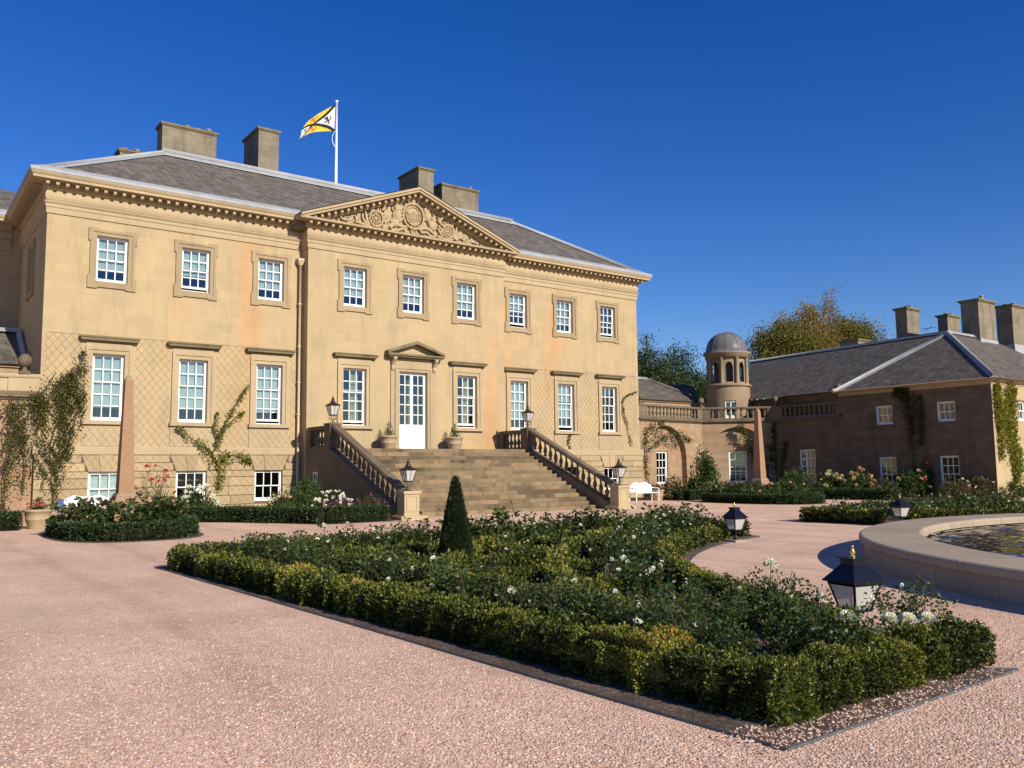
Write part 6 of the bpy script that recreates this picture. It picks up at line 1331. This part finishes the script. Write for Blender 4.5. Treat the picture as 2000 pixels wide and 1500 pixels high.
# ---- trees
def tree(name, label, base, h, blobs, mat, nclump, nleaf, ls, bark='bark', droop=0, group=None, spread=.85):
    """blobs: list of (dx,dy,z,rx,ry,rz) crown masses; clumps of leaves spread through them"""
    t = thing(name, label, 'tree', base, group, world=False); tr = MB(); lm = MB(); ch = []
    tr.tube([(0, 0, -.1), (.1, 0, h*.2), (-.1, .1, h*.45), (0, 0, h*.72), (.1, 0, h*.9)], [h*.024, h*.02, h*.015, h*.009, h*.003], 8)
    bl = np.array(blobs, float); vol = bl[:, 3]*bl[:, 4]*bl[:, 5]; vol /= vol.sum()
    for k in range(nclump):
        b = bl[RNG.choice(len(bl), p=vol)]; u = unit(RNG.normal(size=(1, 3)))[0]; r = RNG.uniform(.25, 1)**.5; ctr = b[:3]+u*b[3:]*r
        if k % 3 == 0:
            z = min(ctr[2]*.75, h*.8)*random.uniform(.55, .95); lm.tube([(0, 0, z*.8), tuple(np.array([ctr[0]*.4, ctr[1]*.4, z+(ctr[2]-z)*.35])), tuple(ctr)], [h*.007, h*.0045, h*.0015], 4, cap=False)
        m = nleaf; o = RNG.normal(size=(m, 3))*np.array([spread, spread, spread*.6]); tone = RNG.normal(.40, .16)+RNG.normal(0, .16, m)
        if droop:
            dr_ = RNG.random(m)*droop; o = RNG.normal(size=(m, 3))*np.array([spread*.6, spread*.6, .25]); o[:, :2] = np.round(o[:, :2]*2.2)/2.2+RNG.normal(size=(m, 2))*.05; o[:, 2] -= dr_
        P = ctr+o; D = RNG.normal(size=(m, 3))*.7+np.array([0, 0, -.5 if droop else .1]); ch.append(leaves(P, D, ls*RNG.uniform(.6, 1.3, m), ls*.6, tone))
    V, F, c = join(ch); part('trunk', tr, bark, t); part('limbs', lm, bark, t); foliage('crown', V, F, c, mat, t)
def tbase(px, dep): p = at_depth(px, 900, dep); return (p[0], p[1], 0.0)
sx = lambda dx: (dx*_r0[0], dx*_r0[1])                         # sideways offset as seen along the view
def B(dx, z, rx, rz, dy=0): return (dx*_r0[0]-dy*_r0[1], dx*_r0[1]+dy*_r0[0], z, rx, rx, rz)
tree('birch_tree', 'tall golden weeping birch behind the pavilion roof', tbase(1597, 92), 21, [B(-.6, 18.4, 1.2, 1.7), B(2.2, 19.4, .9, 1.8), B(.9, 18.2, 1.0, 1.6), B(-2.9, 17.6, 1.1, 1.3), B(-5.2, 16.6, .9, 1.0), B(-1.2, 15.6, 2.3, 1.6), B(1.6, 15.5, 1.8, 1.8), B(-4.2, 14.6, 1.6, 1.4), B(.2, 13.0, 2.8, 1.8)], 'gold', 250, 200, .19, 'birchbark', 2.6, spread=.62)
tree('olive_tree', 'broad yellow-olive tree to the right of the birch', tbase(1662, 95), 18, [B(0, 15.6, 2.8, 2.6), B(2.6, 14.0, 1.9, 2.4), B(-2.6, 14.5, 3.0, 3.0), B(-4.4, 12.0, 3.0, 3.0), B(0, 12.4, 3.4, 3.0)], 'olive', 230, 190, .25)
tree('oak_tree', 'darker leafy tree under the left side of the birch', tbase(1530, 90), 17, [B(0, 14.4, 2.2, 2.6), B(-1.6, 13.4, 1.3, 1.8), B(2.6, 12.8, 2.4, 2.8), B(-1.4, 11.2, 1.7, 2.2), B(1.5, 10.8, 2.5, 2.2)], 'olive', 170, 190, .24)
tree('pine_tree', 'dark spiky conifer just right of the house corner', tbase(1268, 78), 15.5, [B(0, 13.2, .5, 1.3), B(.2, 11.3, 1.3, 1.5), B(-.8, 9.0, 1.8, 2.0), B(1.3, 9.8, .9, 1.6), B(1.6, 8.2, 1.6, 1.6)], 'dgreen', 120, 170, .20, spread=.6)
tree('leafy_tree', 'dark green tree between the conifer and the turret', tbase(1338, 82), 14, [B(0, 11.4, 1.4, 1.9), B(-1.8, 9.4, 1.8, 1.8), B(1.5, 9.2, 1.8, 2.0), B(0, 8.0, 2.6, 1.6)], 'dgreen', 140, 180, .21, spread=.7)
tree('leafy_tree', 'sunlit green tree lowest behind the link roof', tbase(1372, 72), 10, [B(0, 7.2, 1.5, 1.6), B(-2.2, 6.8, 1.6, 1.3), B(-4.4, 6.6, 1.6, 1.4)], 'shrub', 90, 160, .20, spread=.7)
tree('leafy_tree', 'small tree peeping out right of the turret dome', tbase(1480, 85), 12.5, [B(0, 10.2, 1.3, 1.8), B(.6, 8.6, 1.6, 1.6)], 'dgreen', 45, 100, .18)
# ---- loose stones of the gravel close to the camera
n = 120000; dd_ = 3.0+9.0*RNG.random(n)**1.2; an = RNG.uniform(-.66, .66, n); f2_ = np.array([_f[0], _f[1]])/math.hypot(_f[0], _f[1])
px_ = CAM[0]+dd_*(f2_[0]*np.cos(an)-f2_[1]*np.sin(an)); py_ = CAM[1]+dd_*(f2_[0]*np.sin(an)+f2_[1]*np.cos(an))
ok = ~((px_ > -15.42) & (py_ > -32.27)) & ~((px_ > -15.98) & (py_ > -32.56) & ((RNG.random(n) < .25) | (py_ > -32.1))) | ((px_-FC[0])**2+(py_-FC[1])**2 < 13.05**2); ok &= ((px_-FC[0])**2+(py_-FC[1])**2 > 10.1**2)
ok &= RNG.random(n) < np.clip((12.0-dd_)/6.5, 0, 1)
px_, py_ = px_[ok], py_[ok]; n = len(px_); s_ = RNG.uniform(.006, .0135, n); th = RNG.random(n)*6.28; V = np.zeros((n, 5, 3))
for k in range(4):
    V[:, k, 0] = px_+s_*np.cos(th+k*PI/2)*RNG.uniform(.7, 1.3, n); V[:, k, 1] = py_+s_*np.sin(th+k*PI/2)*RNG.uniform(.7, 1.3, n); V[:, k, 2] = np.where((px_ > -15.98) & (py_ > -32.56), .0125, .0005)
V[:, 4, 0] = px_+RNG.normal(size=n)*.002; V[:, 4, 1] = py_+RNG.normal(size=n)*.002; V[:, 4, 2] = V[:, 0, 2]+s_*RNG.uniform(.5, 1.0, n)
b_ = np.arange(n)[:, None]*5; F = np.concatenate([np.stack([b_[:, 0]+k, b_[:, 0]+(k+1) % 4, b_[:, 0]+4], 1) for k in range(4)])
me = bpy.data.meshes.new('gravel_stones'); me.vertices.add(5*n); me.vertices.foreach_set('co', V.astype(np.float32).ravel()); me.loops.add(len(F)*3); me.loops.foreach_set('vertex_index', F.astype(np.int32).ravel())
me.polygons.add(len(F)); me.polygons.foreach_set('loop_start', np.arange(0, len(F)*3, 3, dtype=np.int32)); me.polygons.foreach_set('loop_total', np.full(len(F), 3, dtype=np.int32))
at_ = me.attributes.new('c', 'FLOAT', 'POINT'); at_.data.foreach_set('value', np.repeat(RNG.random(n), 5).astype(np.float32)); me.materials.append(M['pebble']); me.update(calc_edges=True)
go = bpy.data.objects.new('gravel_stones', me); C.objects.link(go); go['kind'] = 'stuff'; go['label'] = 'loose pink gravel stones scattered over the court'; go['category'] = 'gravel'
for o in bpy.data.objects:
    if 'world' in o: del o['world']
